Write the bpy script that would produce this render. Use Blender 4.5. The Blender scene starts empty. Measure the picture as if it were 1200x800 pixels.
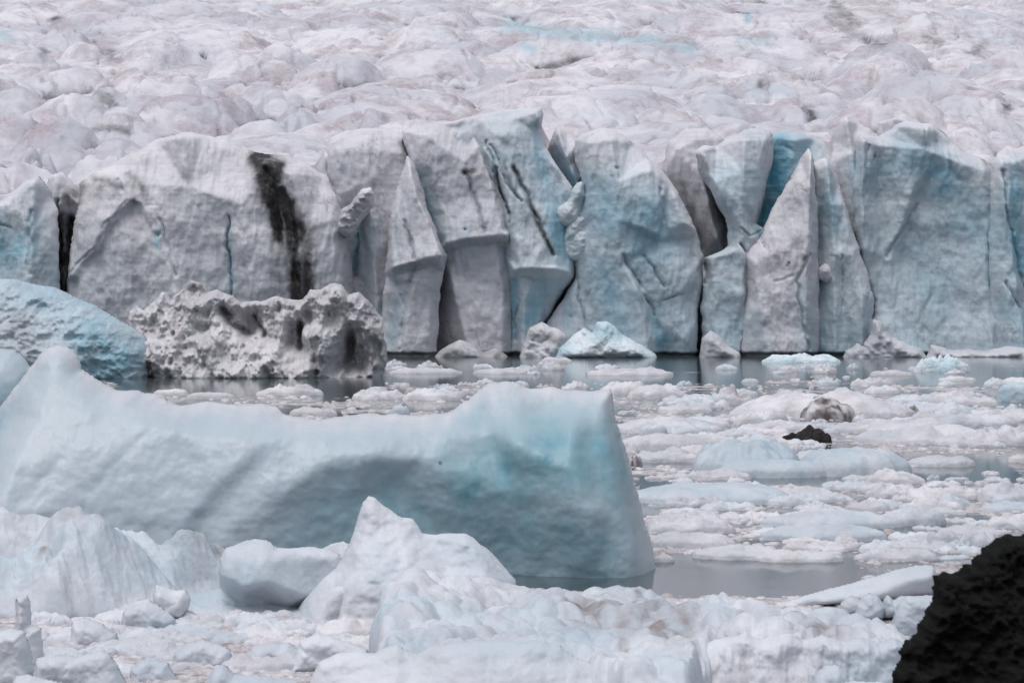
import bpy, math, random
import numpy as np
from mathutils import Vector
from mathutils.geometry import delaunay_2d_cdt

random.seed(7)
RNG = np.random.default_rng(11)
F, H, HZ = 3068.0, 5.5, 350.0          # focal length in photo pixels, eye height, horizon row
scene = bpy.context.scene
COL = scene.collection

def dist_of(py, z=0.0):                # distance at which a point of height z is seen on row py
    return (H - z) * F / (py - HZ)

# ------------------------------------------------------------------ noise
def _hash(ix, iy, seed):
    n = (ix.astype(np.int64) * 374761393 + iy.astype(np.int64) * 668265263 + seed * 974634777) & 0xffffffff
    n = ((n ^ (n >> 13)) * 1274126177) & 0xffffffff
    return ((n ^ (n >> 16)) & 0xffff) / 65535.0

def perlin(x, y, seed=0):
    x = np.asarray(x, float); y = np.asarray(y, float)
    ix = np.floor(x); iy = np.floor(y); fx = x - ix; fy = y - iy
    def g(dx, dy):
        a = _hash(ix + dx, iy + dy, seed) * 2 * np.pi
        return np.cos(a) * (fx - dx) + np.sin(a) * (fy - dy)
    u = fx * fx * fx * (fx * (fx * 6 - 15) + 10); v = fy * fy * fy * (fy * (fy * 6 - 15) + 10)
    a = g(0, 0) * (1 - u) + g(1, 0) * u
    b = g(0, 1) * (1 - u) + g(1, 1) * u
    return (a * (1 - v) + b * v) * 1.5

def fbm(x, y, seed=0, octv=4, gain=0.5):
    s = 0; a = 1.0; f = 1.0; t = 0
    for k in range(octv):
        s = s + a * perlin(x * f + 17.3 * k, y * f - 9.1 * k, seed + k); t += a; a *= gain; f *= 2.03
    return s / t

def ridged(x, y, seed=0, octv=4, gain=0.5):
    s = 0; a = 1.0; f = 1.0; t = 0
    for k in range(octv):
        s = s + a * (1 - np.abs(perlin(x * f + 3.3 * k, y * f + 5.1 * k, seed + k)) * 2); t += a; a *= gain; f *= 2.1
    return s / t

def billow(x, y, seed=0, octv=3, gain=0.5):
    s = 0; a = 1.0; f = 1.0; t = 0
    for k in range(octv):
        s = s + a * np.abs(perlin(x * f + 3.3 * k, y * f + 5.1 * k, seed + k)) * 2; t += a; a *= gain; f *= 2.1
    return s / t

def cells(x, y, seed=0, jitter=0.9):   # rounded lumps with sharp valleys between them, 0 in the valley and 1 on top
    ix = np.floor(x); iy = np.floor(y)
    f1 = np.full(np.shape(x), 9.0); f2 = np.full(np.shape(x), 9.0)
    for dx in (-1, 0, 1):
        for dy in (-1, 0, 1):
            cx = ix + dx + 0.5 + (_hash(ix + dx, iy + dy, seed) - 0.5) * jitter
            cy = iy + dy + 0.5 + (_hash(ix + dx, iy + dy, seed + 5) - 0.5) * jitter
            d = np.hypot(x - cx, y - cy)
            f2 = np.where(d < f1, f1, np.minimum(f2, d)); f1 = np.minimum(f1, d)
    return np.clip(1 - f1 * f1 * 1.3, 0, 1), np.clip(f2 - f1, 0, 1)

def facets(x, y, seed=0, sides=4):     # a crowd of low pyramids with plane sides, merged by taking the highest
    ix = np.floor(x); iy = np.floor(y); out = np.full(np.shape(x), -9.0)
    for dx in (-1, 0, 1):
        for dy in (-1, 0, 1):
            jx, jy = ix + dx, iy + dy
            cx = jx + .5 + (_hash(jx, jy, seed) - .5) * .95; cy = jy + .5 + (_hash(jx, jy, seed + 5) - .5) * .95
            rot = _hash(jx, jy, seed + 9) * 6.283; h = _hash(jx, jy, seed + 13) * .75
            px, py = x - cx, y - cy; cone = np.full(np.shape(x), -9.0)
            for k in range(sides):
                a = rot + 6.283 * k / sides + .5 * np.sin(rot * (k + 3)); s_ = .35 + .9 * _hash(jx, jy, seed + 17 + k)
                cone = np.maximum(cone, (np.cos(a) * px + np.sin(a) * py) * s_)
            out = np.maximum(out, h - cone)
    return out - .35

def blur(a, sig):
    if sig <= 0.05: return a
    r = max(1, int(sig * 3)); k = np.exp(-0.5 * (np.arange(-r, r + 1) / sig) ** 2); k /= k.sum()
    p = np.pad(a, ((r, r), (r, r)), mode='edge')
    p = sum(k[i] * p[i:i + a.shape[0], :] for i in range(2 * r + 1))
    return sum(k[i] * p[:, i:i + a.shape[1]] for i in range(2 * r + 1))

# ------------------------------------------------------------------ mesh output
def make_obj(name, verts, faces, mat, attrs=None, smooth=True, parent=None, sharp=None):
    me = bpy.data.meshes.new(name)
    verts = np.asarray(verts, np.float32)
    me.vertices.add(len(verts)); me.vertices.foreach_set('co', verts.ravel())
    faces = [np.asarray(f, np.int32) for f in faces if len(f)]
    loops = np.concatenate([f.ravel() for f in faces])
    sizes = np.concatenate([np.full(len(f), f.shape[1], np.int32) for f in faces])
    starts = np.concatenate([[0], np.cumsum(sizes)[:-1]]).astype(np.int32)
    me.loops.add(len(loops)); me.loops.foreach_set('vertex_index', loops)
    me.polygons.add(len(sizes)); me.polygons.foreach_set('loop_start', starts); me.polygons.foreach_set('loop_total', sizes)
    me.polygons.foreach_set('use_smooth', np.full(len(sizes), bool(smooth)))
    me.update(calc_edges=True)
    for k, v in (attrs or {}).items():
        at = me.attributes.new(k, 'FLOAT', 'POINT'); at.data.foreach_set('value', np.asarray(v, np.float32))
    me.validate()
    me.materials.append(mat)
    o = bpy.data.objects.new(name, me); COL.objects.link(o)
    if parent: o.parent = parent
    return o

def tag(o, label, cat, group=None, kind=None):
    if label: o['label'] = label
    if cat: o['category'] = cat
    if group: o['group'] = group
    if kind: o['kind'] = kind
    return o

# ------------------------------------------------------------------ distances to polylines
def seg_dist(X, Y, pts, closed=False):
    P = np.array(pts, float)[:, :2]
    if len(P) == 1:
        return np.hypot(X - P[0, 0], Y - P[0, 1]), np.full(X.shape, P[0, 0]), np.full(X.shape, P[0, 1])
    Q = np.roll(P, -1, 0) if closed else P[1:]
    A = P if closed else P[:-1]
    best = np.full(X.shape, 1e9); bx = np.zeros(X.shape); by = np.zeros(X.shape)
    for (ax, ay), (cx, cy) in zip(A, Q):
        dx, dy = cx - ax, cy - ay; L = dx * dx + dy * dy + 1e-9
        t = np.clip(((X - ax) * dx + (Y - ay) * dy) / L, 0, 1)
        qx = ax + t * dx; qy = ay + t * dy; d = (X - qx) ** 2 + (Y - qy) ** 2
        m = d < best; best = np.where(m, d, best); bx = np.where(m, qx, bx); by = np.where(m, qy, by)
    return np.sqrt(best), bx, by

def inside(X, Y, pts):
    P = np.array(pts, float)[:, :2]; Q = np.roll(P, -1, 0); c = np.zeros(X.shape, bool)
    for (ax, ay), (bx, by) in zip(P, Q):
        if ay == by: continue
        m = ((ay > Y) != (by > Y)) & (X < (bx - ax) * (Y - ay) / (by - ay) + ax)
        c ^= m
    return c

def rough_outline(pts, amp, seed, step=5, keep_below=1e9):
    out = []
    n = len(pts)
    for i in range(n):
        a = pts[i]; b = pts[(i + 1) % n]
        L = math.hypot(b[0] - a[0], b[1] - a[1]); k = max(1, int(L / step))
        for j in range(k):
            t = j / k; x = a[0] + (b[0] - a[0]) * t; y = a[1] + (b[1] - a[1]) * t
            if amp and y < keep_below:
                nx, ny = (b[1] - a[1]) / (L + 1e-6), -(b[0] - a[0]) / (L + 1e-6)
                w = float(fbm(np.array(x / 26.), np.array(y / 26.), seed, 4, 0.6)) * amp * 1.6
                x += nx * w; y += ny * w
            out.append((x, y))
    return out

# ------------------------------------------------------------------ an ice body seen from the side
def relief(name, mat, outline, Y0, ctrl=(), step=2.0, edge=14, edge_depth=1.0, thick=None, soft=1.5,
           grooves=(), paint=(), noise=(), rough=1.5, seed=1, top_back=0.0, skin=0.0, skin_w=45., notch=0.0, warp=1.0):
    """A closed body. outline and ctrl are in photo pixels on the plane y = Y0 (converted to metres there);
    ctrl: list of polylines [(px, py, metres towards the lake), ...] = the ridges and hollows of the near face."""
    m = (Y0 + edge_depth) / F          # the silhouette lies edge_depth behind the reference plane
    poly = rough_outline([(p[0], p[1]) for p in outline], rough, seed)
    xs = np.arange(min(p[0] for p in poly) - step, max(p[0] for p in poly) + step * 2, step)
    ys = np.arange(min(p[1] for p in poly) - step, max(p[1] for p in poly) + step * 2, step)
    X, Y = np.meshgrid(xs, ys)
    e, bx, by = seg_dist(X, Y, poly, True)
    ins = inside(X, Y, poly)
    # triangulated ridges
    V = [(p[0], p[1]) for p in outline]; D = [(p[2] if len(p) > 2 else 0.0) for p in outline]
    n = len(V); E = [(i, (i + 1) % n) for i in range(n)]
    for line in ctrl:
        k0 = len(V)
        for p in line: V.append((p[0] + 0.013, p[1] + 0.017)); D.append(p[2])
        E += [(k, k + 1) for k in range(k0, len(V) - 1)]
    x0, x1, y0, y1 = xs[0] - 30, xs[-1] + 30, ys[0] - 30, ys[-1] + 30
    for p in ((x0, y0), (x1, y0), (x1, y1), (x0, y1)):
        q = min(range(n), key=lambda i: (V[i][0] - p[0]) ** 2 + (V[i][1] - p[1]) ** 2); V.append(p); D.append(D[q])
    nv, ne, nf, ov, oe, of = delaunay_2d_cdt([Vector(v) for v in V], E, [], 0, 1e-4)
    dd = []
    for v, o in zip(nv, ov):
        if o: dd.append(D[o[0]])
        else: dd.append(D[min(range(len(V)), key=lambda i: (V[i][0] - v[0]) ** 2 + (V[i][1] - v[1]) ** 2)])
    Z = np.zeros(X.shape)
    for f in nf:
        (ax, ay), (cx, cy), (ex, ey) = [nv[i] for i in f]; da, dc, de = [dd[i] for i in f]
        i0 = max(0, int((min(ax, cx, ex) - xs[0]) / step)); i1 = min(len(xs), int((max(ax, cx, ex) - xs[0]) / step) + 2)
        j0 = max(0, int((min(ay, cy, ey) - ys[0]) / step)); j1 = min(len(ys), int((max(ay, cy, ey) - ys[0]) / step) + 2)
        if i0 >= i1 or j0 >= j1: continue
        x = X[j0:j1, i0:i1]; y = Y[j0:j1, i0:i1]
        den = (cy - ey) * (ax - ex) + (ex - cx) * (ay - ey)
        if abs(den) < 1e-9: continue
        a = ((cy - ey) * (x - ex) + (ex - cx) * (y - ey)) / den
        b = ((ey - ay) * (x - ex) + (ax - ex) * (y - ey)) / den
        c = 1 - a - b; k = (a >= -1e-6) & (b >= -1e-6) & (c >= -1e-6)
        Z[j0:j1, i0:i1][k] = (a * da + b * dc + c * de)[k]
    Z = blur(Z, soft)
    wx = X + 6 * fbm(X / 30., Y / 30., seed + 3, 3); wy = Y + 6 * fbm(X / 30., Y / 30., seed + 8, 3)
    fade = np.clip(e / 8.0, 0, 1)
    for pts, w, dep in grooves:
        d, _, _ = seg_dist(wx, wy, pts); Z -= dep * np.exp(-(d / w) ** 1.6)
    for kind, sc, amp, ax in noise:       # sc = size in metres, ax = stretch (width / height)
        u = X * m / (sc * ax); v = Y * m / sc
        if kind == 'fbm': q = fbm(u, v, seed + 20, 4)
        elif kind == 'ridged': q = ridged(u, v, seed + 30, 4) - 0.5
        elif kind == 'cells':
            wu = u + .25 * fbm(u * 2, v * 2, seed + 31, 2); wv = v + .25 * fbm(u * 2, v * 2, seed + 33, 2)
            q = cells(wu, wv, seed + 40)[0] - 0.5
        elif kind == 'facets': q = facets(u + .18 * fbm(u * 1.5, v * 1.5, seed + 34, 3), v + .18 * fbm(u * 1.5, v * 1.5, seed + 36, 3), seed + 60)
        elif kind == 'billow': q = 0.5 - billow(u, v, seed + 50, 3)
        Z += amp * q * (0.25 + 0.75 * fade)
    if notch:                              # melt notch at the waterline
        nn = np.clip((Y + 1.5 * fbm(X / 12, X * 0, seed + 77, 3) - 411.5) / 3.5, 0, 1); Z -= notch * nn * nn * (3 - 2 * nn)
    t = 1 - np.clip(e / edge, 0, 1)
    Z -= edge_depth * (1 - np.sqrt(np.clip(1 - t * t, 0, 1)))
    # channels
    ch = {'dirt': np.zeros(X.shape), 'blue': np.zeros(X.shape)}
    for c, pts, w, s in paint:
        px_ = X + warp * w * .45 * fbm(X / (w * 1.1 + 4), Y / (w * 2 + 6), seed + 61, 4); py_ = Y + warp * w * .4 * fbm(X / (w * 1.1 + 4), Y / (w * 1.6 + 6), seed + 67, 4)
        d, _, _ = seg_dist(px_, py_, pts)
        ch[c] = np.maximum(ch[c], s * np.exp(-(d / w) ** 2)) if s > 0 else ch[c] + s * np.exp(-(d / w) ** 2)
    if skin:
        topy = np.full(xs.shape, 1e9)
        for jx in range(len(xs)):
            col = np.where(ins[:, jx])[0]
            if len(col): topy[jx] = ys[col[0]]
        r_ = 6; pad_ = np.pad(np.where(topy > 1e8, np.nanmin(topy), topy), r_, mode='edge'); topy = sum(pad_[i:i + len(xs)] for i in range(2 * r_ + 1)) / (2 * r_ + 1)
        dpt = Y - topy[None, :] + 14 * fbm(X / 14, Y / 26, seed + 71, 4)
        ch['skin'] = skin * np.clip(1 - dpt / skin_w, 0, 1) ** 1.2
    # vertices
    ok = ins | (e < 0.45 * step)
    cell = ok[:-1, :-1] & ok[1:, :-1] & ok[:-1, 1:] & ok[1:, 1:]
    used = np.zeros(X.shape, bool)
    used[:-1, :-1] |= cell; used[1:, :-1] |= cell; used[:-1, 1:] |= cell; used[1:, 1:] |= cell
    full = np.zeros(X.shape, int)
    full[:-1, :-1] += cell; full[1:, :-1] += cell; full[:-1, 1:] += cell; full[1:, 1:] += cell
    bnd = used & (full < 4)
    snap = bnd & (e < 1.5 * step)
    XX = np.where(snap, bx, X); YY = np.where(snap, by, Y)
    idx = -np.ones(X.shape, int); idx[used] = np.arange(used.sum())
    nF = used.sum()
    inner = used & ~bnd
    bidx = idx.copy(); bidx[inner] = nF + np.arange(inner.sum())
    if thick is None: thick = edge_depth * 3 + 1
    tb = np.clip(e / (edge * 2.2), 0, 1)
    prof = np.sqrt(np.clip(1 - (1 - tb) ** 2, 0, 1))
    wxm = (XX - 600) * m; wzm = H + (HZ - YY) * m
    lean = top_back * np.clip((Y - ys[0]) / (ys[-1] - ys[0]), 0, 1)
    fv = np.stack([wxm[used], (Y0 - Z)[used], wzm[used]], 1)
    T = prof * (thick + np.maximum(Z + edge_depth, 0))     # the body narrows and sinks towards its far side
    side = (min(p[0] for p in outline) + max(p[0] for p in outline)) / 2 - 600
    bxm = wxm + T * max(-.35, min(.35, side / F * 1.5)); bzm = wzm - T * .22
    bv = np.stack([bxm[inner], (Y0 - Z + .01 * m + T + lean)[inner], bzm[inner]], 1)
    def quads(I):
        return np.stack([I[:-1, :-1][cell], I[1:, :-1][cell], I[1:, 1:][cell], I[:-1, 1:][cell]], 1)
    f1 = quads(idx); f2 = quads(bidx)[:, ::-1]
    at = {k: np.concatenate([np.clip(v, 0, 1.2)[used], np.clip(v, 0, 1.2)[inner]]) for k, v in ch.items()}
    o = make_obj(name, np.concatenate([fv, bv]), [f1, f2], mat, at)
    # put the origin at the base of the thing
    c = Vector(((min(p[0] for p in outline) + max(p[0] for p in outline)) / 2, 0, 0)); c = Vector(((c.x - 600) * m, Y0, 0))
    o.data.transform(__import__('mathutils').Matrix.Translation(-c)); o.location = c
    return o

# ------------------------------------------------------------------ materials
def N(nt, typ, **kw):
    n = nt.nodes.new(typ)
    for k, v in kw.items():
        if k in n.inputs: n.inputs[k].default_value = v
        else: setattr(n, k, v)
    return n

def mixc(nt, fac, a, b, mode='MIX'):
    n = nt.nodes.new('ShaderNodeMix'); n.data_type = 'RGBA'; n.blend_type = mode; n.clamp_factor = True
    for sock, val in ((n.inputs[0], fac), (n.inputs[6], a), (n.inputs[7], b)):
        if isinstance(val, (int, float)): sock.default_value = val
        elif isinstance(val, tuple): sock.default_value = (*val, 1)
        else: nt.links.new(val, sock)
    return n.outputs[2]

def ramp(nt, val, a, b, lo=0.0, hi=1.0):
    n = nt.nodes.new('ShaderNodeMapRange'); n.clamp = True; n.interpolation_type = 'SMOOTHSTEP'
    nt.links.new(val, n.inputs[0]); n.inputs[1].default_value = a; n.inputs[2].default_value = b
    n.inputs[3].default_value = lo; n.inputs[4].default_value = hi
    return n.outputs[0]

def mul(nt, a, b, op='MULTIPLY'):
    n = nt.nodes.new('ShaderNodeMath'); n.operation = op
    for s, v in ((n.inputs[0], a), (n.inputs[1], b)):
        if isinstance(v, (int, float)): s.default_value = v
        else: nt.links.new(v, s)
    return n.outputs[0]

def ice_mat(name, white, deep, blue=(0.22, 0.47, 0.56), dust=(0.38, 0.345, 0.35), dust_amt=0.35, scale=1.0, blue_base=0.0,
            bump=0.35, rough=0.55, dirt=(0.035, 0.033, 0.034), stretch=1.0, sss=0.0, layers=0.0, top_dust=0.3, spec=0.3, cracks=0.0, crack_scale=0.3):
    """ice: white weathered skin over blue-grey clear ice, wind-blown dust on it, black dirt where the dirt channel says"""
    mt = bpy.data.materials.new(name); mt.use_nodes = True; nt = mt.node_tree; nt.nodes.clear(); L = nt.links.new
    out = N(nt, 'ShaderNodeOutputMaterial'); bs = N(nt, 'ShaderNodeBsdfPrincipled')
    L(bs.outputs[0], out.inputs[0])
    geo = N(nt, 'ShaderNodeNewGeometry')
    mp = N(nt, 'ShaderNodeMapping'); L(geo.outputs['Position'], mp.inputs[0]); mp.inputs[3].default_value = (scale, scale, scale / stretch)
    def noise(sc, det=6, rgh=0.55, dist=0.0, src=None):
        n = N(nt, 'ShaderNodeTexNoise'); n.inputs['Scale'].default_value = sc; n.inputs['Detail'].default_value = det
        n.inputs['Roughness'].default_value = rgh; n.inputs['Distortion'].default_value = dist
        L(src or mp.outputs[0], n.inputs[0]); return n.outputs[0]
    ab = N(nt, 'ShaderNodeAttribute', attribute_name='blue'); ad = N(nt, 'ShaderNodeAttribute', attribute_name='dirt')
    big = noise(0.22, 3); mid = noise(1.1, 5, 0.6); fine = noise(6.0, 5, 0.65)
    c = mixc(nt, ramp(nt, big, 0.36, 0.66), white, deep)
    c = mixc(nt, mul(nt, ramp(nt, mid, 0.45, 0.7), 0.45), c, deep)
    # bubbly white patches against clear blue ice
    bl = mul(nt, ab.outputs['Fac'], blue_base, 'ADD')
    bl = mul(nt, bl, ramp(nt, mid, 0.2, 0.75, 1.15, 0.65))
    c = mixc(nt, bl, c, blue)
    aw = N(nt, 'ShaderNodeAttribute', attribute_name='skin')          # the snow-white weathered skin near a wall's rim
    c = mixc(nt, mul(nt, aw.outputs['Fac'], ramp(nt, mid, 0.25, 0.7, 1.0, 0.6)), c, (0.66, 0.645, 0.68))
    # foliation: thin horizontal bands in the ice
    if layers:
        ml = N(nt, 'ShaderNodeMapping'); L(geo.outputs['Position'], ml.inputs[0]); ml.inputs[3].default_value = (0.12 * scale, 0.12 * scale, 2.6 * scale); ml.inputs[2].default_value = (0.05, 0.09, 0)
        lay = noise(1.0, 4, 0.7, 0.0, ml.outputs[0])
        c = mixc(nt, mul(nt, ramp(nt, lay, 0.5, 0.72), layers), c, tuple(v * 0.62 for v in deep))
        c = mixc(nt, mul(nt, ramp(nt, lay, 0.5, 0.3), layers), c, (0.82, 0.82, 0.83))
    # dust
    du = noise(0.55, 6, 0.7)
    dm = mul(nt, ramp(nt, du, 0.42, 0.68), dust_amt)
    sep = N(nt, 'ShaderNodeSeparateXYZ'); L(geo.outputs['Normal'], sep.inputs[0])
    dm = mul(nt, dm, mul(nt, ramp(nt, sep.outputs[2], 0.1, 0.7), top_dust), 'ADD')
    dm = mul(nt, dm, ramp(nt, fine, 0.3, 0.65, 0.55, 1.0))
    c = mixc(nt, dm, c, dust)
    if cracks:                                           # hairline fractures, in patches
        cn = N(nt, 'ShaderNodeTexNoise'); cn.inputs['Scale'].default_value = crack_scale * 2.2; cn.inputs['Detail'].default_value = 4; L(geo.outputs['Position'], cn.inputs[0])
        cv = N(nt, 'ShaderNodeVectorMath'); cv.operation = 'MULTIPLY_ADD'; L(cn.outputs[1], cv.inputs[0]); cv.inputs[1].default_value = (1.6 / crack_scale * .4,) * 3; L(geo.outputs['Position'], cv.inputs[2])
        cm = N(nt, 'ShaderNodeMapping'); L(cv.outputs[0], cm.inputs[0]); cm.inputs[3].default_value = (1, 1, .45); cm.inputs[2].default_value = (0, .35, 0)
        vd = N(nt, 'ShaderNodeTexVoronoi'); vd.feature = 'DISTANCE_TO_EDGE'; vd.inputs['Scale'].default_value = crack_scale; L(cm.outputs[0], vd.inputs[0])
        crk = mul(nt, ramp(nt, vd.outputs[0], 0.0, 0.03, 1.0, 0.0), ramp(nt, du, 0.46, 0.58))
        c = mixc(nt, mul(nt, crk, cracks), c, tuple(v * .38 for v in deep))
    # black dirt
    dd = mul(nt, ad.outputs['Fac'], ramp(nt, mid, 0.25, 0.75, 1.3, 0.55))
    dd = ramp(nt, mul(nt, dd, mul(nt, fine, 0.5), 'ADD'), 0.22, 1.35)
    c = mixc(nt, dd, c, dirt)
    L(c, bs.inputs['Base Color'])
    bs.inputs['Roughness'].default_value = rough; bs.inputs['Specular IOR Level'].default_value = spec; bs.inputs['IOR'].default_value = 1.31
    if sss:
        bs.inputs['Subsurface Weight'].default_value = sss; bs.inputs['Subsurface Radius'].default_value = (0.5, 0.85, 1.0)
        bs.inputs['Subsurface Scale'].default_value = 0.25 / scale
    # surface: melt cups and grain
    h = mul(nt, mul(nt, mid, 0.6), mul(nt, fine, 0.22), 'ADD')
    vo = N(nt, 'ShaderNodeTexVoronoi'); vo.inputs['Scale'].default_value = 3.2
    wn = N(nt, 'ShaderNodeVectorMath'); wn.operation = 'MULTIPLY_ADD'
    nz = N(nt, 'ShaderNodeTexNoise'); nz.inputs['Scale'].default_value = 2.0; L(mp.outputs[0], nz.inputs[0])
    L(nz.outputs[1], wn.inputs[0]); wn.inputs[1].default_value = (.5, .5, .5); L(mp.outputs[0], wn.inputs[2]); L(wn.outputs[0], vo.inputs[0])
    h = mul(nt, h, mul(nt, vo.outputs[0], 0.22), 'ADD')
    if cracks: h = mul(nt, h, mul(nt, crk, -.25), 'ADD')
    bp = N(nt, 'ShaderNodeBump'); bp.inputs['Strength'].default_value = bump; bp.inputs['Distance'].default_value = 0.55 / scale
    L(h, bp.inputs['Height']); L(bp.outputs[0], bs.inputs['Normal'])
    return mt

M = {}
M['cliff'] = ice_mat('cliff_ice', (0.66, 0.655, 0.69), (0.50, 0.53, 0.575), dust=(0.36, 0.325, 0.345), dust_amt=0.4, scale=0.35, layers=0.32, bump=0.15, cracks=.35, crack_scale=.22, top_dust=0.0)
M['cliff_blue'] = ice_mat('blue_cliff_ice', (0.60, 0.655, 0.70), (0.43, 0.535, 0.60), blue=(0.10, 0.35, 0.47), dust=(0.36, 0.325, 0.345), dust_amt=0.25, scale=0.35, layers=0.28, bump=0.15, cracks=.3, crack_scale=.2, top_dust=0.0)
M['field'] = ice_mat('glacier_surface_ice', (0.69, 0.68, 0.72), (0.50, 0.52, 0.575), dust=(0.37, 0.305, 0.33), dust_amt=0.85, scale=0.22, top_dust=0.0, bump=0.22, layers=0.18)
M['berg'] = ice_mat('clear_berg_ice', (0.475, 0.54, 0.595), (0.43, 0.51, 0.565), blue=(0.10, 0.305, 0.37), dust_amt=0.05, scale=1.6, bump=0.12, rough=0.3, stretch=2.2, layers=0.0, top_dust=0.0, spec=.45)
M['dome'] = ice_mat('blue_rotten_ice', (0.58, 0.645, 0.70), (0.42, 0.53, 0.61), blue=(0.20, 0.41, 0.50), dust=(0.36, 0.325, 0.345), dust_amt=0.4, scale=0.8, bump=0.4, top_dust=0.0)
M['rubble'] = ice_mat('dirty_rubble_ice', dirt=(0.085, 0.07, 0.068), white=(0.62, 0.61, 0.64), deep=(0.50, 0.50, 0.525), dust=(0.32, 0.295, 0.305), dust_amt=0.6, scale=0.9, bump=0.18, top_dust=0.0)
M['snow'] = ice_mat('white_pack_ice', dirt=(0.20, 0.155, 0.145), white=(0.63, 0.66, 0.705), deep=(0.47, 0.53, 0.59), blue=(0.27, 0.44, 0.53), dust=(0.42, 0.355, 0.355), dust_amt=0.30, scale=1.5, bump=0.2, rough=0.45, top_dust=0.0)
M['snowb'] = ice_mat('bluish_pack_ice', (0.58, 0.62, 0.665), (0.45, 0.51, 0.565), blue=(0.24, 0.40, 0.49), dust=(0.42, 0.36, 0.36), dust_amt=0.15, scale=1.5, bump=0.18, rough=0.4, top_dust=0.0)
M['floe'] = ice_mat('floe_ice', dirt=(0.06, 0.045, 0.042), white=(0.68, 0.675, 0.71), deep=(0.50, 0.525, 0.565), blue=(0.27, 0.42, 0.50), dust=(0.42, 0.345, 0.345), dust_amt=0.5, scale=1.1, bump=0.3, top_dust=0.0)
M['fresh'] = ice_mat('fresh_broken_ice', (0.78, 0.81, 0.84), (0.50, 0.65, 0.72), dust_amt=0.1, scale=0.8, bump=0.5, top_dust=0.0)
M['brash'] = ice_mat('brash_ice', (0.66, 0.645, 0.675), (0.50, 0.485, 0.505), dust=(0.29, 0.225, 0.215), dust_amt=0.6, scale=1.2, bump=0.15, top_dust=0.0)

def rock_mat(name, c1, c2, scale, bump=1.0, rough=0.85):
    mt = bpy.data.materials.new(name); mt.use_nodes = True; nt = mt.node_tree; L = nt.links.new
    bs = nt.nodes['Principled BSDF']; geo = N(nt, 'ShaderNodeNewGeometry')
    a = N(nt, 'ShaderNodeTexNoise'); a.inputs['Scale'].default_value = scale; a.inputs['Detail'].default_value = 9; a.inputs['Roughness'].default_value = .7
    v = N(nt, 'ShaderNodeTexVoronoi'); v.inputs['Scale'].default_value = scale * 6
    L(geo.outputs['Position'], a.inputs[0]); L(geo.outputs['Position'], v.inputs[0])
    L(mixc(nt, ramp(nt, a.outputs[0], .4, .75), c1, c2), bs.inputs['Base Color']); bs.inputs['Roughness'].default_value = rough
    bs.inputs['Specular IOR Level'].default_value = .2
    bp = N(nt, 'ShaderNodeBump'); bp.inputs['Strength'].default_value = bump; bp.inputs['Distance'].default_value = .35 / scale
    L(mul(nt, a.outputs[0], mul(nt, v.outputs[0], .3), 'ADD'), bp.inputs['Height']); L(bp.outputs[0], bs.inputs['Normal'])
    return mt
M['soil'] = rock_mat('black_volcanic_soil', (0.003, 0.0035, 0.003), (0.013, 0.0135, 0.0115), 18.0)
M['rock'] = rock_mat('dark_moraine_rock', (0.018, 0.017, 0.018), (0.07, 0.062, 0.06), 1.5)
M['sand'] = rock_mat('dark_shore_gravel', (0.02, 0.02, 0.018), (0.06, 0.057, 0.05), 2.0)

def water_mat():
    mt = bpy.data.materials.new('lagoon_water'); mt.use_nodes = True; nt = mt.node_tree; L = nt.links.new
    bs = nt.nodes['Principled BSDF']; geo = N(nt, 'ShaderNodeNewGeometry')
    at = N(nt, 'ShaderNodeAttribute', attribute_name='slush')
    mp = N(nt, 'ShaderNodeMapping'); mp.inputs[3].default_value = (1, 0.7, 1); L(geo.outputs['Position'], mp.inputs[0])
    a = N(nt, 'ShaderNodeTexNoise'); a.inputs['Scale'].default_value = .55; a.inputs['Detail'].default_value = 9; a.inputs['Roughness'].default_value = .68; L(mp.outputs[0], a.inputs[0])
    b = N(nt, 'ShaderNodeTexNoise'); b.inputs['Scale'].default_value = 3.0; b.inputs['Detail'].default_value = 8; b.inputs['Roughness'].default_value = .7; L(mp.outputs[0], b.inputs[0])
    s = mul(nt, mul(nt, at.outputs['Fac'], a.outputs[0], 'ADD'), mul(nt, b.outputs[0], .25), 'ADD')
    mask = ramp(nt, s, 1.02, 1.16)
    sl = mixc(nt, ramp(nt, b.outputs[0], .36, .56), (0.27, 0.235, 0.235), (0.54, 0.52, 0.545))
    L(mixc(nt, mask, (0.055, 0.075, 0.085), sl), bs.inputs['Base Color'])
    L(ramp(nt, mask, 0, 1, .09, .6), bs.inputs['Roughness']); bs.inputs['IOR'].default_value = 1.33
    L(ramp(nt, mask, 0, 1, .5, .3), bs.inputs['Specular IOR Level'])
    c = N(nt, 'ShaderNodeTexNoise'); c.inputs['Scale'].default_value = 1.6; c.inputs['Detail'].default_value = 4; L(mp.outputs[0], c.inputs[0])
    bp = N(nt, 'ShaderNodeBump'); bp.inputs['Strength'].default_value = .12; bp.inputs['Distance'].default_value = .02
    L(c.outputs[0], bp.inputs['Height'])
    bp2 = N(nt, 'ShaderNodeBump'); bp2.inputs['Distance'].default_value = .12; L(mul(nt, mask, .8), bp2.inputs['Strength'])
    L(b.outputs[0], bp2.inputs['Height']); L(bp.outputs[0], bp2.inputs['Normal']); L(bp2.outputs[0], bs.inputs['Normal'])
    return mt
M['water'] = water_mat()
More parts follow.
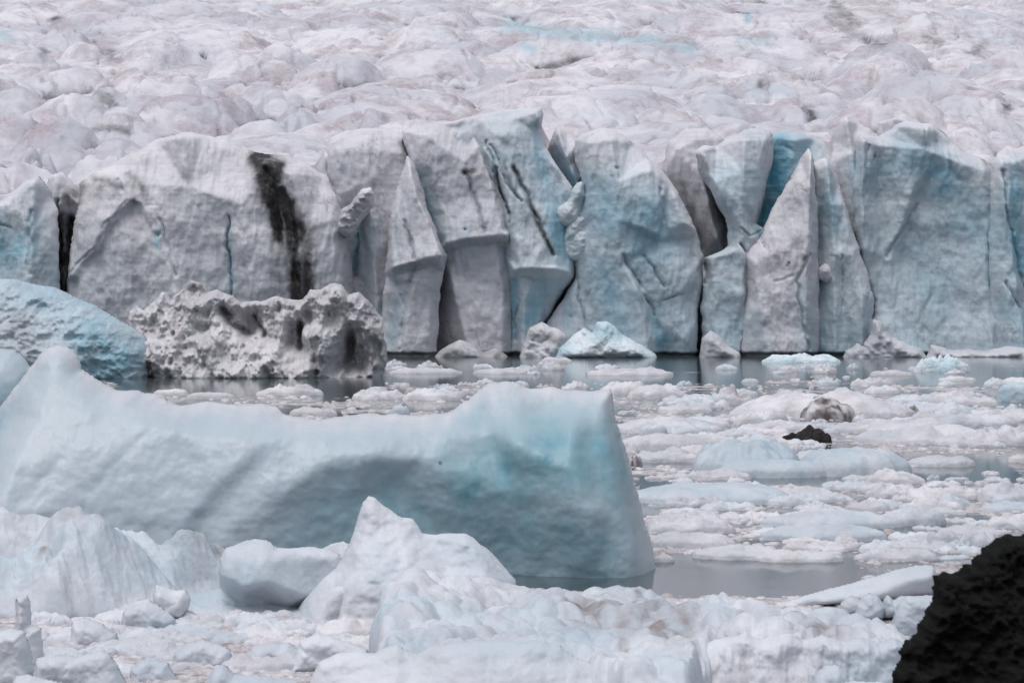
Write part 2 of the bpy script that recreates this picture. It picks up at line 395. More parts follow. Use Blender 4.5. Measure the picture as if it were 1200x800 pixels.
# ================================================================== THE GLACIER FRONT
BOT = 432
TOPS = []
LAY = [('facets', 5.0, .5, .7), ('facets', 1.9, .10, .8), ('ridged', 4.0, .22, .22), ('fbm', 4.5, 0.6, 0.8), ('ridged', 3.5, 0.10, .7), ('fbm', 0.8, 0.03, 1.6)]
CN = 'ice walls and towers along the glacier front'
def cliff(outline, Y0, label, ctrl=(), mat='cliff', **kw):
    kw.setdefault('step', 1.45); kw['edge'] = kw.get('edge', 16) * .5; kw['edge_depth'] = kw.get('edge_depth', 2.2) * .42; kw.setdefault('notch', 1.6)
    kw['grooves'] = [(p, w * .5, d * .6) for p, w, d in kw.get('grooves', ())]; kw.setdefault('thick', 7)
    kw.setdefault('noise', LAY); kw.setdefault('rough', 2.6); kw.setdefault('soft', 1.0); kw.setdefault('skin', 1.0); kw.setdefault('skin_w', 60.)
    ty = min(p[1] for p in outline)                   # the rim leans back and rolls over into the glacier surface
    outline = [p if len(p) > 2 else (p[0], p[1], -2.6 * max(0, min(1, (ty + 75 - p[1]) / 50.))) for p in outline]
    TOPS.append([(p[0], p[1]) for p in outline])
    o = relief('ice_cliff', M[mat], outline, Y0, ctrl, **kw)
    return tag(o, label, 'ice cliff', CN)

# out of frame on both sides
cliff([(-190, BOT), (-195, 250), (-150, 205), (-100, 190), (-50, 205), (-14, 226), (-8, BOT)], 252.5, 'grey ice wall running on past the left end of the glacier front', [[(-150, 240, 2), (-140, 430, 3)], [(-60, 230, 1), (-60, 430, 3)]], seed=81)
cliff([(1206, BOT), (1206, 190), (1240, 170), (1300, 165), (1350, 200), (1390, 240), (1395, BOT)], 252.5, 'blue ice wall running on past the right end of the glacier front', [[(1250, 200, 2), (1240, 430, 3)], [(1330, 230, 1), (1340, 430, 3)]], mat='cliff_blue', seed=82)

# far left bluish slab
cliff([(-22, BOT), (-22, 244), (0, 232), (16, 221), (30, 210), (42, 205), (48, 212), (56, 225), (64, 245), (70, 300), (72, BOT)], 250.5,
      'bluish ice slab with pointed top at the far left of the glacier front',
      [[(44, 212, 0.5), (42, 270, 1.6), (40, 330, 2.4), (42, 430, 3)], [(10, 240, 0), (2, 300, -0.5), (0, 430, 1)], [(64, 280, 0), (66, 430, .5)]],
      mat='cliff_blue', paint=[('blue', [(2, 250), (4, 300), (22, 295)], 14, 0.8), ('blue', [(22, 280), (10, 325)], 16, 0.55), ('blue', [(43, 240), (42, 300)], 8, .5), ('dirt', [(44, 208)], 5, .4), ('dirt', [(0, 262), (14, 268)], 4, .4)],
      grooves=[([(40, 250), (40, 320)], 4, .8), ([(0, 262), (14, 268)], 2, .5)], seed=3)
# narrow pillar beside the black crevasse
cliff([(47, BOT), (50, 230), (52, 207), (60, 203), (68, 201), (76, 207), (84, 214), (96, 225), (104, 300), (104, BOT)], 255,
      'narrow ice pillar with black dirt running down it, second from the left',
      [[(66, 206, 0), (60, 260, 1.4), (58, 430, 2)], [(78, 225, 0), (80, 260, -1.6), (78, 430, -2)], [(96, 240, 0), (96, 430, 0)]],
      paint=[('dirt', [(90, 222), (82, 232)], 11, .62), ('dirt', [(69, 252), (72, 330), (78, 400)], 8, 1.3), ('dirt', [(83, 258), (80, 330), (76, 400)], 8, 1.3), ('dirt', [(68, 330), (58, 335)], 7, .8)],
      grooves=[([(68, 235), (70, 300), (72, 400)], 4, 2.2), ([(82, 255), (80, 400)], 4, 1.6)], edge=10, seed=5)
# huge smooth grey wall
cliff([(74, BOT), (80, 330), (86, 270), (93, 240), (92, 214), (108, 203), (128, 193), (150, 180), (180, 162), (213, 153), (240, 157), (262, 162), (285, 172), (300, 178), (330, 181), (358, 190), (382, 206), (396, 232), (405, 262), (412, 300), (414, 345), (413, BOT)], 252,
      'huge smooth grey ice wall with a black dirt streak running down from its rim',
      [[(118, 208, 0.0), (150, 215, 0.7), (172, 240, 1.4), (192, 285, 2.2), (213, 330, 2.8), (214, 430, 3.2)],
       [(100, 240, 0.5), (98, 330, 1.6), (96, 430, 2)],
       [(158, 235, 1.6), (130, 262, 2.2), (118, 292, 2.6), (88, 322, 1.9)],
       [(162, 240, 0.4), (136, 268, 1.0), (124, 296, 1.4), (94, 330, 1.0)],
       [(213, 162, 0), (225, 220, 1.2), (240, 300, 1.4), (250, 430, 1.6)],
       [(270, 262, 1.3), (274, 300, 1.2), (278, 345, 1.2), (280, 430, 1.2)],
       [(288, 240, 2.0), (292, 290, 2.6), (300, 350, 2.8), (300, 430, 2.8)],
       [(310, 190, 0.6), (325, 245, 1.1), (345, 310, 1.2), (352, 430, 1.2)],
       [(345, 205, 1.6), (362, 262, 2.4), (376, 330, 3.0), (376, 430, 3.0)],
       [(392, 262, 1.4), (400, 330, 1.6), (402, 430, 1.4)]],
      paint=[('dirt', [(305, 182), (312, 196), (318, 214), (322, 235)], 15, 1.5), ('dirt', [(318, 190), (330, 196), (326, 214)], 9, 1.0), ('dirt', [(315, 214), (325, 244), (329, 280)], 9, 1.2), ('dirt', [(332, 225), (345, 262), (348, 300), (352, 352)], 9, 1.5),
             ('dirt', [(345, 250), (358, 280), (362, 345)], 16, .95), ('dirt', [(362, 310), (362, 350)], 12, .9), ('dirt', [(330, 270), (326, 345)], 11, .42),
             ('dirt', [(152, 205), (166, 212), (176, 236)], 6, .6), ('dirt', [(162, 236)], 8, .8), ('dirt', [(165, 255), (165, 330)], 10, .32), ('dirt', [(112, 210), (130, 212), (144, 220)], 5, .45), ('dirt', [(96, 215), (92, 235)], 9, .6),
             ('blue', [(271, 262), (275, 340)], 3, .6), ('blue', [(190, 272), (190, 290)], 4, .7), ('dirt', [(276, 345)], 5, .3), ('dirt', [(262, 345), (330, 350)], 12, .25), ('blue', [(155, 238), (128, 268)], 5, .15)],
      grooves=[([(153, 238), (128, 265), (120, 290), (85, 322)], 2.4, .5), ([(271, 255), (270, 285), (276, 345), (278, 400)], 2.2, 1.5), ([(191, 255), (201, 285), (212, 325)], 2.5, .6), ([(312, 200), (328, 250), (346, 330)], 7, .8), ([(345, 240), (352, 330)], 4, .9),
               ([(140, 213), (146, 226)], 4, .8), ([(190, 275)], 4, .8)],
      edge=26, edge_depth=3.5, thick=10, seed=7)
# folded wall with the small knuckle
cliff([(372, 330), (372, 190), (385, 160), (405, 150), (440, 147), (466, 152), (484, 165), (492, 190), (498, 240), (505, 300), (505, BOT), (395, BOT)], 254.5,
      'folded grey ice wall with a knuckle of rotten ice halfway up',
      [[(395, 175, .5), (400, 230, 1.0), (398, 300, 0.5), (400, 430, 0)], [(425, 172, 1.2), (432, 215, 2.2), (440, 300, 2.4), (446, 430, 2.8)],
       [(410, 235, 0.6), (420, 300, -0.6), (418, 325, -0.8)], [(415, 330, .3), (428, 332, .6), (430, 430, 1)], [(470, 180, .4), (476, 240, .6), (470, 300, 0), (470, 430, 0)]],
      paint=[('dirt', [(470, 168), (479, 178)], 6, .85), ('blue', [(421, 258), (417, 315)], 6, .75), ('blue', [(440, 260), (428, 330)], 11, .25), ('dirt', [(418, 200), (436, 205), (440, 218)], 6, .3), ('dirt', [(400, 250), (412, 240)], 7, .35), ('dirt', [(424, 330)], 9, .25), ('blue', [(455, 350), (452, 400)], 12, .5)],
      grooves=[([(421, 262), (416, 322)], 4, 1.4), ([(383, 178), (388, 222)], 2, .7), ([(474, 170), (482, 185)], 4, 1.2)], seed=11)
tag(relief('ice_knuckle', M['cliff'], [(396, 268), (400, 248), (412, 238), (424, 221), (436, 219), (441, 228), (438, 240), (430, 252), (420, 266), (410, 276)], 249.2,
       [[(402, 255, .5), (420, 238, 1.3), (434, 226, 1.5)]], step=1.3, edge=6, edge_depth=.8, thick=3.0, noise=[('billow', .8, .6, 1.0), ('ridged', .5, .3, 1)], rough=2.2, paint=[('dirt', [(404, 250), (424, 232)], 7, .42)], seed=12),
    'knuckle of pale rotten ice clinging to the folded wall', 'ice knuckle')
# prow
cliff([(440, BOT), (446, 380), (452, 320), (458, 255), (466, 212), (476, 180), (486, 192), (497, 226), (508, 260), (523, 300), (521, 318), (516, 340), (514, 370), (513, BOT)], 249.5,
      'narrow ice prow with a sharp overhanging edge above a vertical grey face',
      [[(480, 195, 0), (478, 240, 1.2), (468, 306, 2.4), (462, 312, 2.6)],
       [(462, 313, 2.8), (490, 306, 3.6), (505, 302, 4.0), (519, 300, 3.8)],
       [(462, 324, 1.6), (490, 316, 2.3), (506, 312, 2.7), (517, 312, 2.6)],
       [(488, 330, 2.6), (478, 380, 2.6), (476, 430, 3)], [(506, 340, 2.0), (504, 400, 2.3), (500, 430, 2.6)],
       [(465, 335, .8), (460, 380, .6), (456, 430, .6)], [(505, 262, 2.4), (490, 232, 1.6)]],
      paint=[('dirt', [(475, 264), (484, 285), (488, 310), (482, 330)], 4, .5), ('dirt', [(488, 312), (478, 345)], 8, .3), ('blue', [(466, 350), (462, 400)], 10, .55), ('blue', [(470, 230), (462, 280)], 10, .2), ('dirt', [(460, 310), (520, 312)], 8, .22)],  # last stroke: faint darker band along the overhanging edge
      grooves=[([(475, 262), (484, 282), (488, 306)], 3.2, .7), ([(470, 345), (476, 370), (470, 410)], 3, .6)], edge=8, edge_depth=1.2, soft=.8, seed=13)
# broad block with horizontal overhang
cliff([(490, BOT), (492, 330), (490, 260), (484, 205), (474, 172), (470, 152), (492, 144), (520, 140), (545, 141), (560, 158), (575, 180), (590, 225), (600, 270), (603, 300), (602, BOT)], 252.5,
      'broad ice block with a straight horizontal lip halfway down and blue shaded left flank',
      [[(486, 190, -.5), (494, 240, -1.6), (504, 300, -2.2), (512, 340, -2.4), (510, 430, -2)],
       [(500, 160, 0.2), (508, 195, 0.6), (516, 240, 1.2), (524, 280, 2.2), (526, 290, 2.4)],
       [(524, 284, 2.6), (540, 281, 3.4), (560, 279, 3.7), (580, 277, 3.8), (595, 276, 3.4)],
       [(526, 294, 1.0), (540, 291, 2.0), (560, 289, 2.4), (580, 287, 2.5), (596, 287, 2.2)],
       [(528, 320, 1.4), (534, 350, 2.0), (545, 390, 2.6), (556, 415, 3), (560, 432, 3)],
       [(516, 350, -1.2), (524, 390, 0), (530, 430, .5)], [(590, 340, 2.2), (588, 430, 2.4)],
       [(545, 190, 1.2), (552, 230, 1.8), (566, 276, 3.6)], [(560, 172, 1.0), (575, 215, 1.8), (588, 270, 3.4)]],
      paint=[('dirt', [(544, 202), (556, 200)], 5, .9), ('dirt', [(550, 206), (560, 240), (568, 270)], 4, .55), ('dirt', [(520, 190), (545, 197)], 8, .25), ('blue', [(492, 205), (505, 250), (514, 285)], 9, .5), ('blue', [(546, 270)], 4, .6), ('dirt', [(500, 146), (530, 150)], 14, .18), ('dirt', [(526, 288), (598, 284)], 7, .25), ('dirt', [(520, 405), (560, 408)], 8, .25)],  # left flank's shade painted in blue; faint dark strokes at lip and foot
      grooves=[([(546, 203), (556, 230), (566, 268)], 3, .6), ([(546, 270)], 3.5, 1.2)], edge=9, edge_depth=1.4, soft=.8, seed=17)
# peak block, blue on its right
cliff([(598, BOT), (600, 380), (596, 330), (590, 300), (586, 250), (574, 212), (556, 182), (530, 163), (503, 153), (515, 143), (550, 136), (585, 127), (612, 124), (634, 125), (637, 132), (635, 150), (640, 172), (655, 198), (671, 220), (674, 250), (676, 300), (672, 324), (655, 350), (638, 375), (632, 392), (634, BOT)], 251.8,
      'peaked ice block with dark cracks and a pale blue right flank beside the deep crevasse',
      [[(565, 142, -1), (600, 140, -.4), (628, 132, -.6)], [(576, 155, .6), (606, 160, .8), (620, 150, -.4), (632, 138, -.6)],
       [(570, 175, .4), (590, 215, 1.2), (600, 260, 2.0), (610, 312, 3.4)],
       [(606, 172, 1.2), (628, 220, 1.8), (645, 270, 2.4), (652, 312, 3.0)], [(630, 180, 0), (650, 220, .2), (664, 262, .6), (669, 310, 1.0)],
       [(604, 316, 3.2), (622, 314, 4.0), (650, 314, 3.6), (667, 320, 1.6)], [(606, 326, 1.8), (622, 326, 2.3), (648, 328, 2.0), (662, 330, .8)],
       [(614, 345, 2.4), (612, 385, 2.2), (612, 430, 2.4)], [(603, 345, .6), (606, 385, .4), (606, 430, .6)], [(640, 350, 1.2), (628, 385, .9), (624, 430, 1.4)]],
      mat='cliff_blue',
      paint=[('blue', [(635, 150), (652, 215), (664, 290)], 22, .72), ('blue', [(634, 340), (622, 375)], 16, .6), ('blue', [(575, 170), (590, 210)], 5, .5), ('blue', [(603, 330), (600, 390)], 7, .7), ('blue', [(598, 130), (600, 200), (600, 260)], 24, -.9),
             ('dirt', [(602, 198), (614, 222), (628, 258), (646, 298)], 4, .75), ('dirt', [(560, 160), (572, 190)], 5, .4), ('dirt', [(610, 260), (640, 290)], 14, .3), ('dirt', [(581, 196), (586, 224), (597, 250)], 2.4, .9), ('dirt', [(590, 190), (600, 220), (612, 240)], 3, .5)],
      grooves=[([(601, 196), (614, 222), (628, 256), (648, 298)], 3, .9), ([(581, 196), (584, 215), (596, 240), (596, 262)], 2, .8), ([(576, 170), (592, 210), (608, 236)], 2.5, .7), ([(570, 165), (580, 205), (584, 250)], 2.5, .9), ([(606, 352), (604, 400)], 2, .7)],
      edge=8, edge_depth=1.6, soft=.8, seed=19)
# crevasse: inner blue spur
cliff([(640, 300), (642, 172), (650, 152), (655, 149), (664, 156), (676, 160), (690, 170), (694, 300)], 256,
      'small bright blue ice spur standing in the deep crevasse',
      [[(654, 154, 0), (664, 185, 1.4), (676, 215, 1.4), (680, 300, 1)], [(648, 165, -1), (654, 200, -1.6), (668, 235, -2)], [(676, 170, -.5), (678, 200, -.8)]],
      mat='cliff_blue', paint=[('blue', [(652, 185), (670, 215)], 12, 1.0), ('blue', [(680, 185), (684, 210)], 8, .8)], edge=7, edge_depth=1.2, seed=23, rough=1.2)
# crumbled ice in the crevasse
for oi, (ol, lb) in enumerate([
    ([(652, 262), (653, 245), (664, 236), (668, 224), (676, 214), (684, 212), (686, 230), (682, 250), (676, 262), (664, 266)], 'crumbling knob of pale blue ice jammed in the upper crevasse'),
    ([(660, 300), (658, 280), (664, 264), (674, 252), (688, 250), (694, 280), (690, 310), (674, 305)], 'crumbling blue ice lump jammed just below the upper knob')]):
    tag(relief('ice_lump', M['cliff_blue'], ol, 250.4, [[(668, 250, .6), (678, 225, .4)]] if oi == 0 else [[(672, 275, .7), (680, 290, .6)]], step=1.2, edge=6, edge_depth=.9, thick=4, noise=[('facets', 1.1, .6, 1), ('fbm', .4, .15, 1)], rough=3, paint=[('blue', [(684, 230), (690, 260)], 8, .6)], seed=24 + oi), lb, 'ice lump')
# big blue layered buttress
cliff([(640, BOT), (636, 392), (648, 366), (662, 345), (674, 325), (673, 300), (668, 275), (672, 250), (684, 225), (680, 200), (672, 178), (674, 162), (690, 152), (706, 148), (722, 152), (742, 165), (760, 182), (778, 202), (795, 226), (808, 252), (818, 280), (823, 300), (823, 330), (818, 360), (818, BOT)], 251,
      'rounded blue ice buttress with fine slanting layers, right of the deep crevasse',
      [[(690, 168, .3), (688, 210, .8), (684, 250, 1.0), (682, 300, 1.2)], [(715, 165, 1.0), (722, 215, 2.4), (724, 260, 3.0), (722, 300, 3.2)],
       [(760, 200, 1.4), (768, 245, 2.6), (770, 275, 2.6)], [(783, 215, .4), (778, 248, .8), (770, 285, 1.2)], [(790, 232, .9), (800, 262, 1.6), (812, 268, 1.0)],
       [(676, 330, .2), (690, 360, .8), (700, 430, 1.6)], [(650, 368, .2), (672, 352, .8), (680, 372, 1.0), (650, 395, .8)],
       [(728, 310, 3.0), (745, 340, 3.6), (752, 380, 3.6), (758, 430, 3.8)], [(735, 310, 2.2), (756, 350, 2.2), (762, 370, 1.8)], [(770, 300, 2.2), (792, 345, 2.8), (805, 400, 2.8), (806, 430, 2.8)],
       [(776, 400, 1.4), (778, 430, 1.4)], [(700, 330, 1.8), (716, 370, 2.0), (722, 430, 2.4)]],
      mat='cliff_blue',
      paint=[('blue', [(690, 230), (720, 260), (760, 250), (750, 290)], 34, .62), ('blue', [(700, 320), (715, 360), (720, 400)], 26, .5), ('blue', [(662, 362), (655, 380)], 14, .5), ('blue', [(765, 375), (775, 400)], 10, .6), ('dirt', [(740, 168)], 6, .5), ('blue', [(722, 197)], 3, 1), ('blue', [(715, 207)], 2.5, 1),
             ('blue', [(700, 165), (740, 175)], 22, -.5), ('blue', [(790, 330), (800, 380)], 18, -.5), ('dirt', [(700, 300), (760, 320)], 26, .12)],
      grooves=[([(729, 300), (745, 328), (758, 352), (763, 368)], 2.8, .8), ([(752, 300), (776, 335)], 2.5, .7), ([(676, 325), (682, 362), (690, 395)], 2.5, .9), ([(770, 225), (776, 248), (768, 280)], 3, .7), ([(774, 352), (798, 344)], 1.5, .6), ([(722, 197)], 2.5, .8), ([(668, 372)], 3, .4)],
      edge=14, edge_depth=2.6, seed=29)
# recessed pinkish trough
cliff([(775, 320), (776, 200), (786, 165), (805, 148), (830, 150), (850, 160), (866, 200), (866, 320)], 257,
      'recessed pinkish ice trough between the blue buttress and the pale wall',
      [[(792, 175, .5), (796, 215, 0), (812, 260, -1), (824, 300, -1.5)], [(812, 165, .6), (822, 215, 1.6), (832, 262, 2.4), (838, 280, 2.6)], [(842, 200, -1), (850, 260, -1.4), (852, 300, -2)]],
      paint=[('dirt', [(826, 240), (838, 275)], 9, .4), ('dirt', [(795, 210), (815, 262), (822, 290)], 7, .5), ('dirt', [(840, 285)], 12, .45), ('dirt', [(846, 240), (856, 272)], 5, .6), ('dirt', [(815, 165)], 14, .15)],
      grooves=[([(843, 225), (850, 255), (856, 285)], 4, 1.2)], edge=10, seed=31)
# pale wall left of blue cavity
cliff([(820, BOT), (824, 300), (838, 296), (852, 288), (854, 270), (846, 246), (836, 232), (830, 214), (818, 196), (815, 176), (826, 170), (842, 170), (856, 160), (874, 150), (890, 148), (906, 153), (910, 163), (906, 185), (896, 215), (888, 245), (884, 262), (894, 268), (900, 290), (902, BOT)], 250.8,
      'pale ice wall with scalloped left edge, left of the bright blue cavity',
      [[(824, 182, .6), (836, 215, .8), (856, 250, 1.6), (866, 275, 2)], [(870, 165, .8), (868, 200, 1.8), (866, 240, 2.2), (868, 268, 2.4)], [(895, 165, .3), (888, 200, .8), (880, 240, 1.4)],
       [(830, 300, 1.2), (848, 298, 1.6), (862, 292, 2.2), (878, 280, 2)], [(832, 320, 1.0), (836, 360, 1.2), (840, 430, 1.6)], [(868, 300, 2.4), (868, 345, 2.4), (874, 345, 1.2), (874, 430, 2)], [(860, 380, 1.6), (862, 430, 1.8)]],
      mat='cliff_blue',
      paint=[('dirt', [(820, 182), (822, 205)], 7, .42), ('dirt', [(826, 178), (838, 174)], 4, .5), ('blue', [(845, 208)], 13, .35), ('blue', [(880, 170)], 16, .2), ('dirt', [(826, 300), (830, 325)], 4, .7), ('blue', [(850, 310), (852, 400)], 18, .15), ('blue', [(886, 270), (893, 280)], 3, .9)],
      grooves=[([(868, 290), (874, 300), (872, 320), (877, 345), (874, 380), (866, 415)], 2.5, 1.5), ([(840, 196), (852, 200)], 4, .3), ([(866, 268), (876, 278), (890, 272)], 1.6, .8), ([(824, 300), (828, 330)], 3, 1.5)], edge=12, edge_depth=1.9, seed=37)
# blue cavity back wall
cliff([(876, 300), (884, 230), (896, 180), (906, 156), (920, 150), (938, 153), (958, 160), (972, 168), (982, 186), (982, 300)], 256,
      'vivid blue hollow ice face tucked behind the sharp spire',
      [[(908, 160, 0), (903, 200, -.8), (892, 250, -1.5)], [(930, 165, .8), (925, 200, .6), (912, 240, 0)]],
      mat='cliff_blue', paint=[('blue', [(912, 175), (905, 215), (892, 265)], 26, 1.2), ('blue', [(925, 190), (940, 172)], 18, .8)], grooves=[([(914, 170), (930, 178)], 4, .4)], edge=10, edge_depth=1.5, skin=.35, skin_w=30., seed=41, rough=1.2, noise=[('fbm', 4, .5, 1), ('fbm', .8, .15, 1)])
# twin spires
cliff([(866, BOT), (868, 380), (874, 345), (870, 316), (868, 292), (884, 284), (892, 272), (900, 254), (912, 232), (926, 210), (940, 186), (951, 171), (956, 186), (958, 250), (960, BOT)], 249.6,
      'sharp pale triangular ice spire in front of the blue cavity',
      [[(951, 180, 0), (946, 220, 1.6), (944, 270, 2.6), (942, 330, 3.0), (940, 430, 3.2)], [(930, 212, .2), (908, 255, .6), (890, 290, 1.0)], [(882, 310, 1.8), (888, 360, 2.6), (900, 430, 3.4)], [(915, 290, 2.4), (918, 350, 3.0), (916, 430, 3.2)]],
      paint=[('dirt', [(921, 308)], 2, .9), ('dirt', [(939, 304)], 3, .8), ('blue', [(882, 370), (890, 410)], 12, .25), ('blue', [(935, 340), (942, 410)], 12, .3), ('blue', [(891, 276)], 3, .8)],
      grooves=[([(939, 304)], 2.2, .8), ([(921, 309)], 1.6, .6), ([(944, 300), (930, 330), (938, 380), (945, 410)], 3, .8), ([(893, 268), (894, 292)], 1.4, .7), ([(905, 330), (925, 322)], 3, .3)], edge=7, edge_depth=1.0, seed=43)
cliff([(948, BOT), (952, 300), (954, 190), (962, 186), (970, 183), (978, 192), (986, 212), (992, 240), (998, 268), (1010, 300), (1020, 335), (1024, 350), (1020, 372), (1030, 396), (1040, BOT)], 251,
      'blue-grey ice spire leaning against the right side of the pale triangular spire',
      [[(968, 192, .4), (972, 240, 1.3), (974, 300, 1.8), (974, 430, 2.4)], [(958, 200, -.8), (958, 300, -.6), (954, 330, -.6)], [(988, 240, .2), (996, 300, 1.4), (1006, 345, 2.2), (1006, 430, 2.4)], [(984, 320, 1.0), (986, 380, 1.2), (990, 430, 1.8)]],
      mat='cliff_blue', paint=[('blue', [(965, 200), (975, 260)], 16, .5), ('blue', [(957, 200), (957, 240)], 3, .9), ('blue', [(950, 330), (955, 400)], 14, .35), ('blue', [(1000, 310), (1010, 345)], 18, -.5), ('dirt', [(996, 255), (998, 270)], 2.5, .5)],
      grooves=[([(985, 300), (985, 360)], 2, .5), ([(1018, 345), (1008, 370)], 2, .4)], edge=9, edge_depth=1.5, seed=47)
tag(relief('ice_lump', M['cliff'], [(958, 326), (958, 314), (966, 309), (974, 312), (979, 320), (978, 328), (968, 331)], 249.7, [[(966, 318, .5), (972, 322, .4)]], step=1.1, edge=4, edge_depth=.3, thick=2.5, rough=3, noise=[('facets', .7, .35, 1)], seed=48), 'small white ice lump stuck on the leaning blue-grey spire', 'ice lump')
# pink topped shoulder behind
cliff([(966, 330), (972, 190), (978, 160), (986, 140), (994, 133), (1008, 142), (1022, 148), (1032, 158), (1034, 142), (1056, 136), (1075, 142), (1075, 330)], 254.5,
      'pinkish white peaked shoulder rising behind the leaning spire',
      [[(992, 142, 0), (996, 180, 1.2), (1000, 230, 1.6), (1004, 320, 1.4)], [(982, 200, 0), (988, 260, .2)]],
      paint=[('blue', [(1000, 190), (1004, 260)], 12, .5), ('dirt', [(990, 150)], 18, .15)], grooves=[([(1030, 150), (1036, 158)], 2, .8), ([(1007, 210), (1008, 232)], 2, .6)], edge=8, edge_depth=1.4, seed=51)
# great bowl wall
cliff([(998, BOT), (1010, 392), (1022, 370), (1024, 352), (1012, 318), (1002, 270), (1000, 220), (1003, 170), (1010, 156), (1034, 158), (1052, 146), (1064, 141), (1080, 144), (1096, 143), (1108, 153), (1120, 166), (1135, 178), (1152, 184), (1165, 192), (1172, 240), (1180, 300), (1188, 360), (1192, BOT)], 252.4,
      'great hollow blue ice wall, the widest blue face near the right end',
      [[(1008, 165, .8), (1006, 220, 1.2), (1008, 290, 1.4)], [(1030, 170, -.5), (1030, 230, -1.2), (1034, 300, -.6), (1046, 370, .4), (1046, 430, 1.6)],
       [(1080, 152, .2), (1082, 175, .2), (1092, 200, -.6)], [(1070, 215, -.2), (1060, 250, -.3), (1040, 300, -.2)], [(1078, 230, -1.4), (1066, 270, -1.6), (1060, 300, -1.4)],
       [(1120, 190, .2), (1112, 250, -.8), (1108, 330, -.4), (1108, 430, 1.2)], [(1150, 200, .6), (1152, 260, 1.0), (1150, 320, 1.8), (1152, 380, 2.6), (1158, 430, 3.2)], [(1130, 240, -.2), (1134, 300, .2), (1132, 370, 1.4), (1130, 430, 2)],
       [(1024, 388, 1.8), (1040, 408, 2.6), (1060, 425, 2.8)]],
      mat='cliff_blue',
      paint=[('blue', [(1020, 185), (1060, 175), (1095, 185), (1115, 210)], 30, .72), ('blue', [(1085, 195)], 12, .4), ('blue', [(1140, 220), (1130, 260)], 24, .4), ('blue', [(1070, 300), (1100, 350)], 40, .22), ('blue', [(1160, 210), (1165, 330)], 14, .4),
             ('dirt', [(1155, 183), (1157, 196)], 4, .7), ('dirt', [(1060, 300), (1100, 340), (1080, 380)], 36, .15), ('dirt', [(1024, 183)], 2, .8)],
      grooves=[([(1076, 240), (1066, 262), (1038, 300)], 5, .9), ([(1084, 150), (1086, 175)], 3, .5), ([(1024, 180), (1024, 187)], 1.5, .8), ([(1016, 170), (1012, 230)], 3, .5), ([(1100, 165), (1120, 210)], 6, .5), ([(1082, 360), (1095, 340)], 6, .3)],
      edge=12, edge_depth=2.0, seed=53)
# right end fluted wall
cliff([(1160, BOT), (1158, 300), (1160, 220), (1164, 190), (1174, 178), (1186, 168), (1200, 172), (1225, 180), (1225, BOT)], 250.8,
      'fluted blue-white ice buttress at the right end of the front',
      [[(1172, 190, .5), (1174, 250, 1.0), (1172, 320, 1.4), (1176, 430, 2.6)], [(1190, 190, -.3), (1192, 260, -.3), (1196, 330, .2), (1200, 430, 2)], [(1182, 300, 1.6), (1190, 380, 2.6), (1196, 430, 3.2)]],
      mat='cliff_blue', paint=[('blue', [(1190, 190), (1186, 260), (1196, 310)], 14, .75), ('blue', [(1178, 360), (1196, 390)], 12, .3)], grooves=[([(1174, 200), (1178, 250), (1190, 300), (1204, 350)], 3, 1.0), ([(1176, 330), (1190, 362)], 3, .7)], edge=9, edge_depth=1.5, seed=59)

# debris at the foot
def foot(outline, Y0, label, ctrl, mat='cliff', name='ice_block', cat='ice block', **kw):
    kw.setdefault('step', 1.3); kw.setdefault('edge', 9); kw.setdefault('edge_depth', 1.4); kw.setdefault('thick', 4); kw.setdefault('noise', [('facets', 1.2, .8, 1.1), ('facets', .5, .25, 1), ('fbm', .4, .15, 1)]); kw.setdefault('rough', 2.5)
    return tag(relief(name, M[mat], outline, Y0, ctrl, **kw), label, cat, None)
foot([(606, 426), (612, 404), (620, 384), (634, 378), (650, 384), (664, 392), (668, 412), (672, 426)], 246.5, 'grey dirty ice block at the foot of the deep crevasse', [[(624, 392, .4), (640, 395, .8), (640, 420, 1.2)]], paint=[('dirt', [(625, 390), (655, 398)], 9, .45)], seed=61)
foot([(645, 427), (655, 408), (668, 395), (684, 384), (694, 390), (700, 377), (712, 375), (722, 382), (728, 392), (740, 398), (752, 404), (768, 415), (774, 427)], 245, 'bright white and blue heap of freshly fallen ice at the cliff foot',
     [[(680, 398, .5), (706, 384, .6), (726, 398, .8)], [(665, 415, 1.6), (700, 402, 1.8), (745, 412, 1.8)]], mat='fresh', paint=[('blue', [(700, 388), (718, 392)], 13, .65), ('blue', [(655, 408), (664, 414)], 14, .35)], name='fallen_ice_heap', cat='ice heap', seed=62)
foot([(818, 427), (822, 396), (832, 387), (842, 392), (852, 404), (866, 413), (870, 427)], 246, 'white ice block with slanting top beside the dark cliff notch', [[(832, 396, .6), (845, 410, 1.0)]], seed=63, noise=[('fbm', .8, .3, 1)], rough=1.2)
foot([(1008, 427), (1012, 404), (1020, 392), (1022, 374), (1032, 378), (1044, 394), (1062, 402), (1078, 408), (1090, 427)], 247, 'slumped pale ice apron below the hollow blue wall', [[(1024, 384, .5), (1040, 404, 1.0), (1070, 414, 1.2)]], seed=64)
foot([(984, 427), (990, 410), (1004, 401), (1018, 410), (1028, 427)], 246.5, 'small conical ice heap under the leaning blue-grey spire', [[(1004, 408, .6), (1006, 420, 1)]], seed=65)
foot([(1080, 427), (1090, 402), (1110, 408), (1150, 410), (1190, 406), (1240, 408), (1240, 427)], 247, 'low ledge of pale ice along the foot of the right end wall', [[(1110, 414, .6), (1180, 414, 1.0)]], seed=66)
foot([(505, 427), (514, 410), (526, 403), (538, 398), (552, 404), (566, 412), (580, 408), (594, 416), (600, 427)], 247, 'dark grey rounded ice hump at the foot of the broad block', [[(530, 408, .6), (560, 416, .8)]], seed=67, noise=[('fbm', 1.5, .4, 1)], paint=[('dirt', [(520, 412), (590, 418)], 14, .5)])

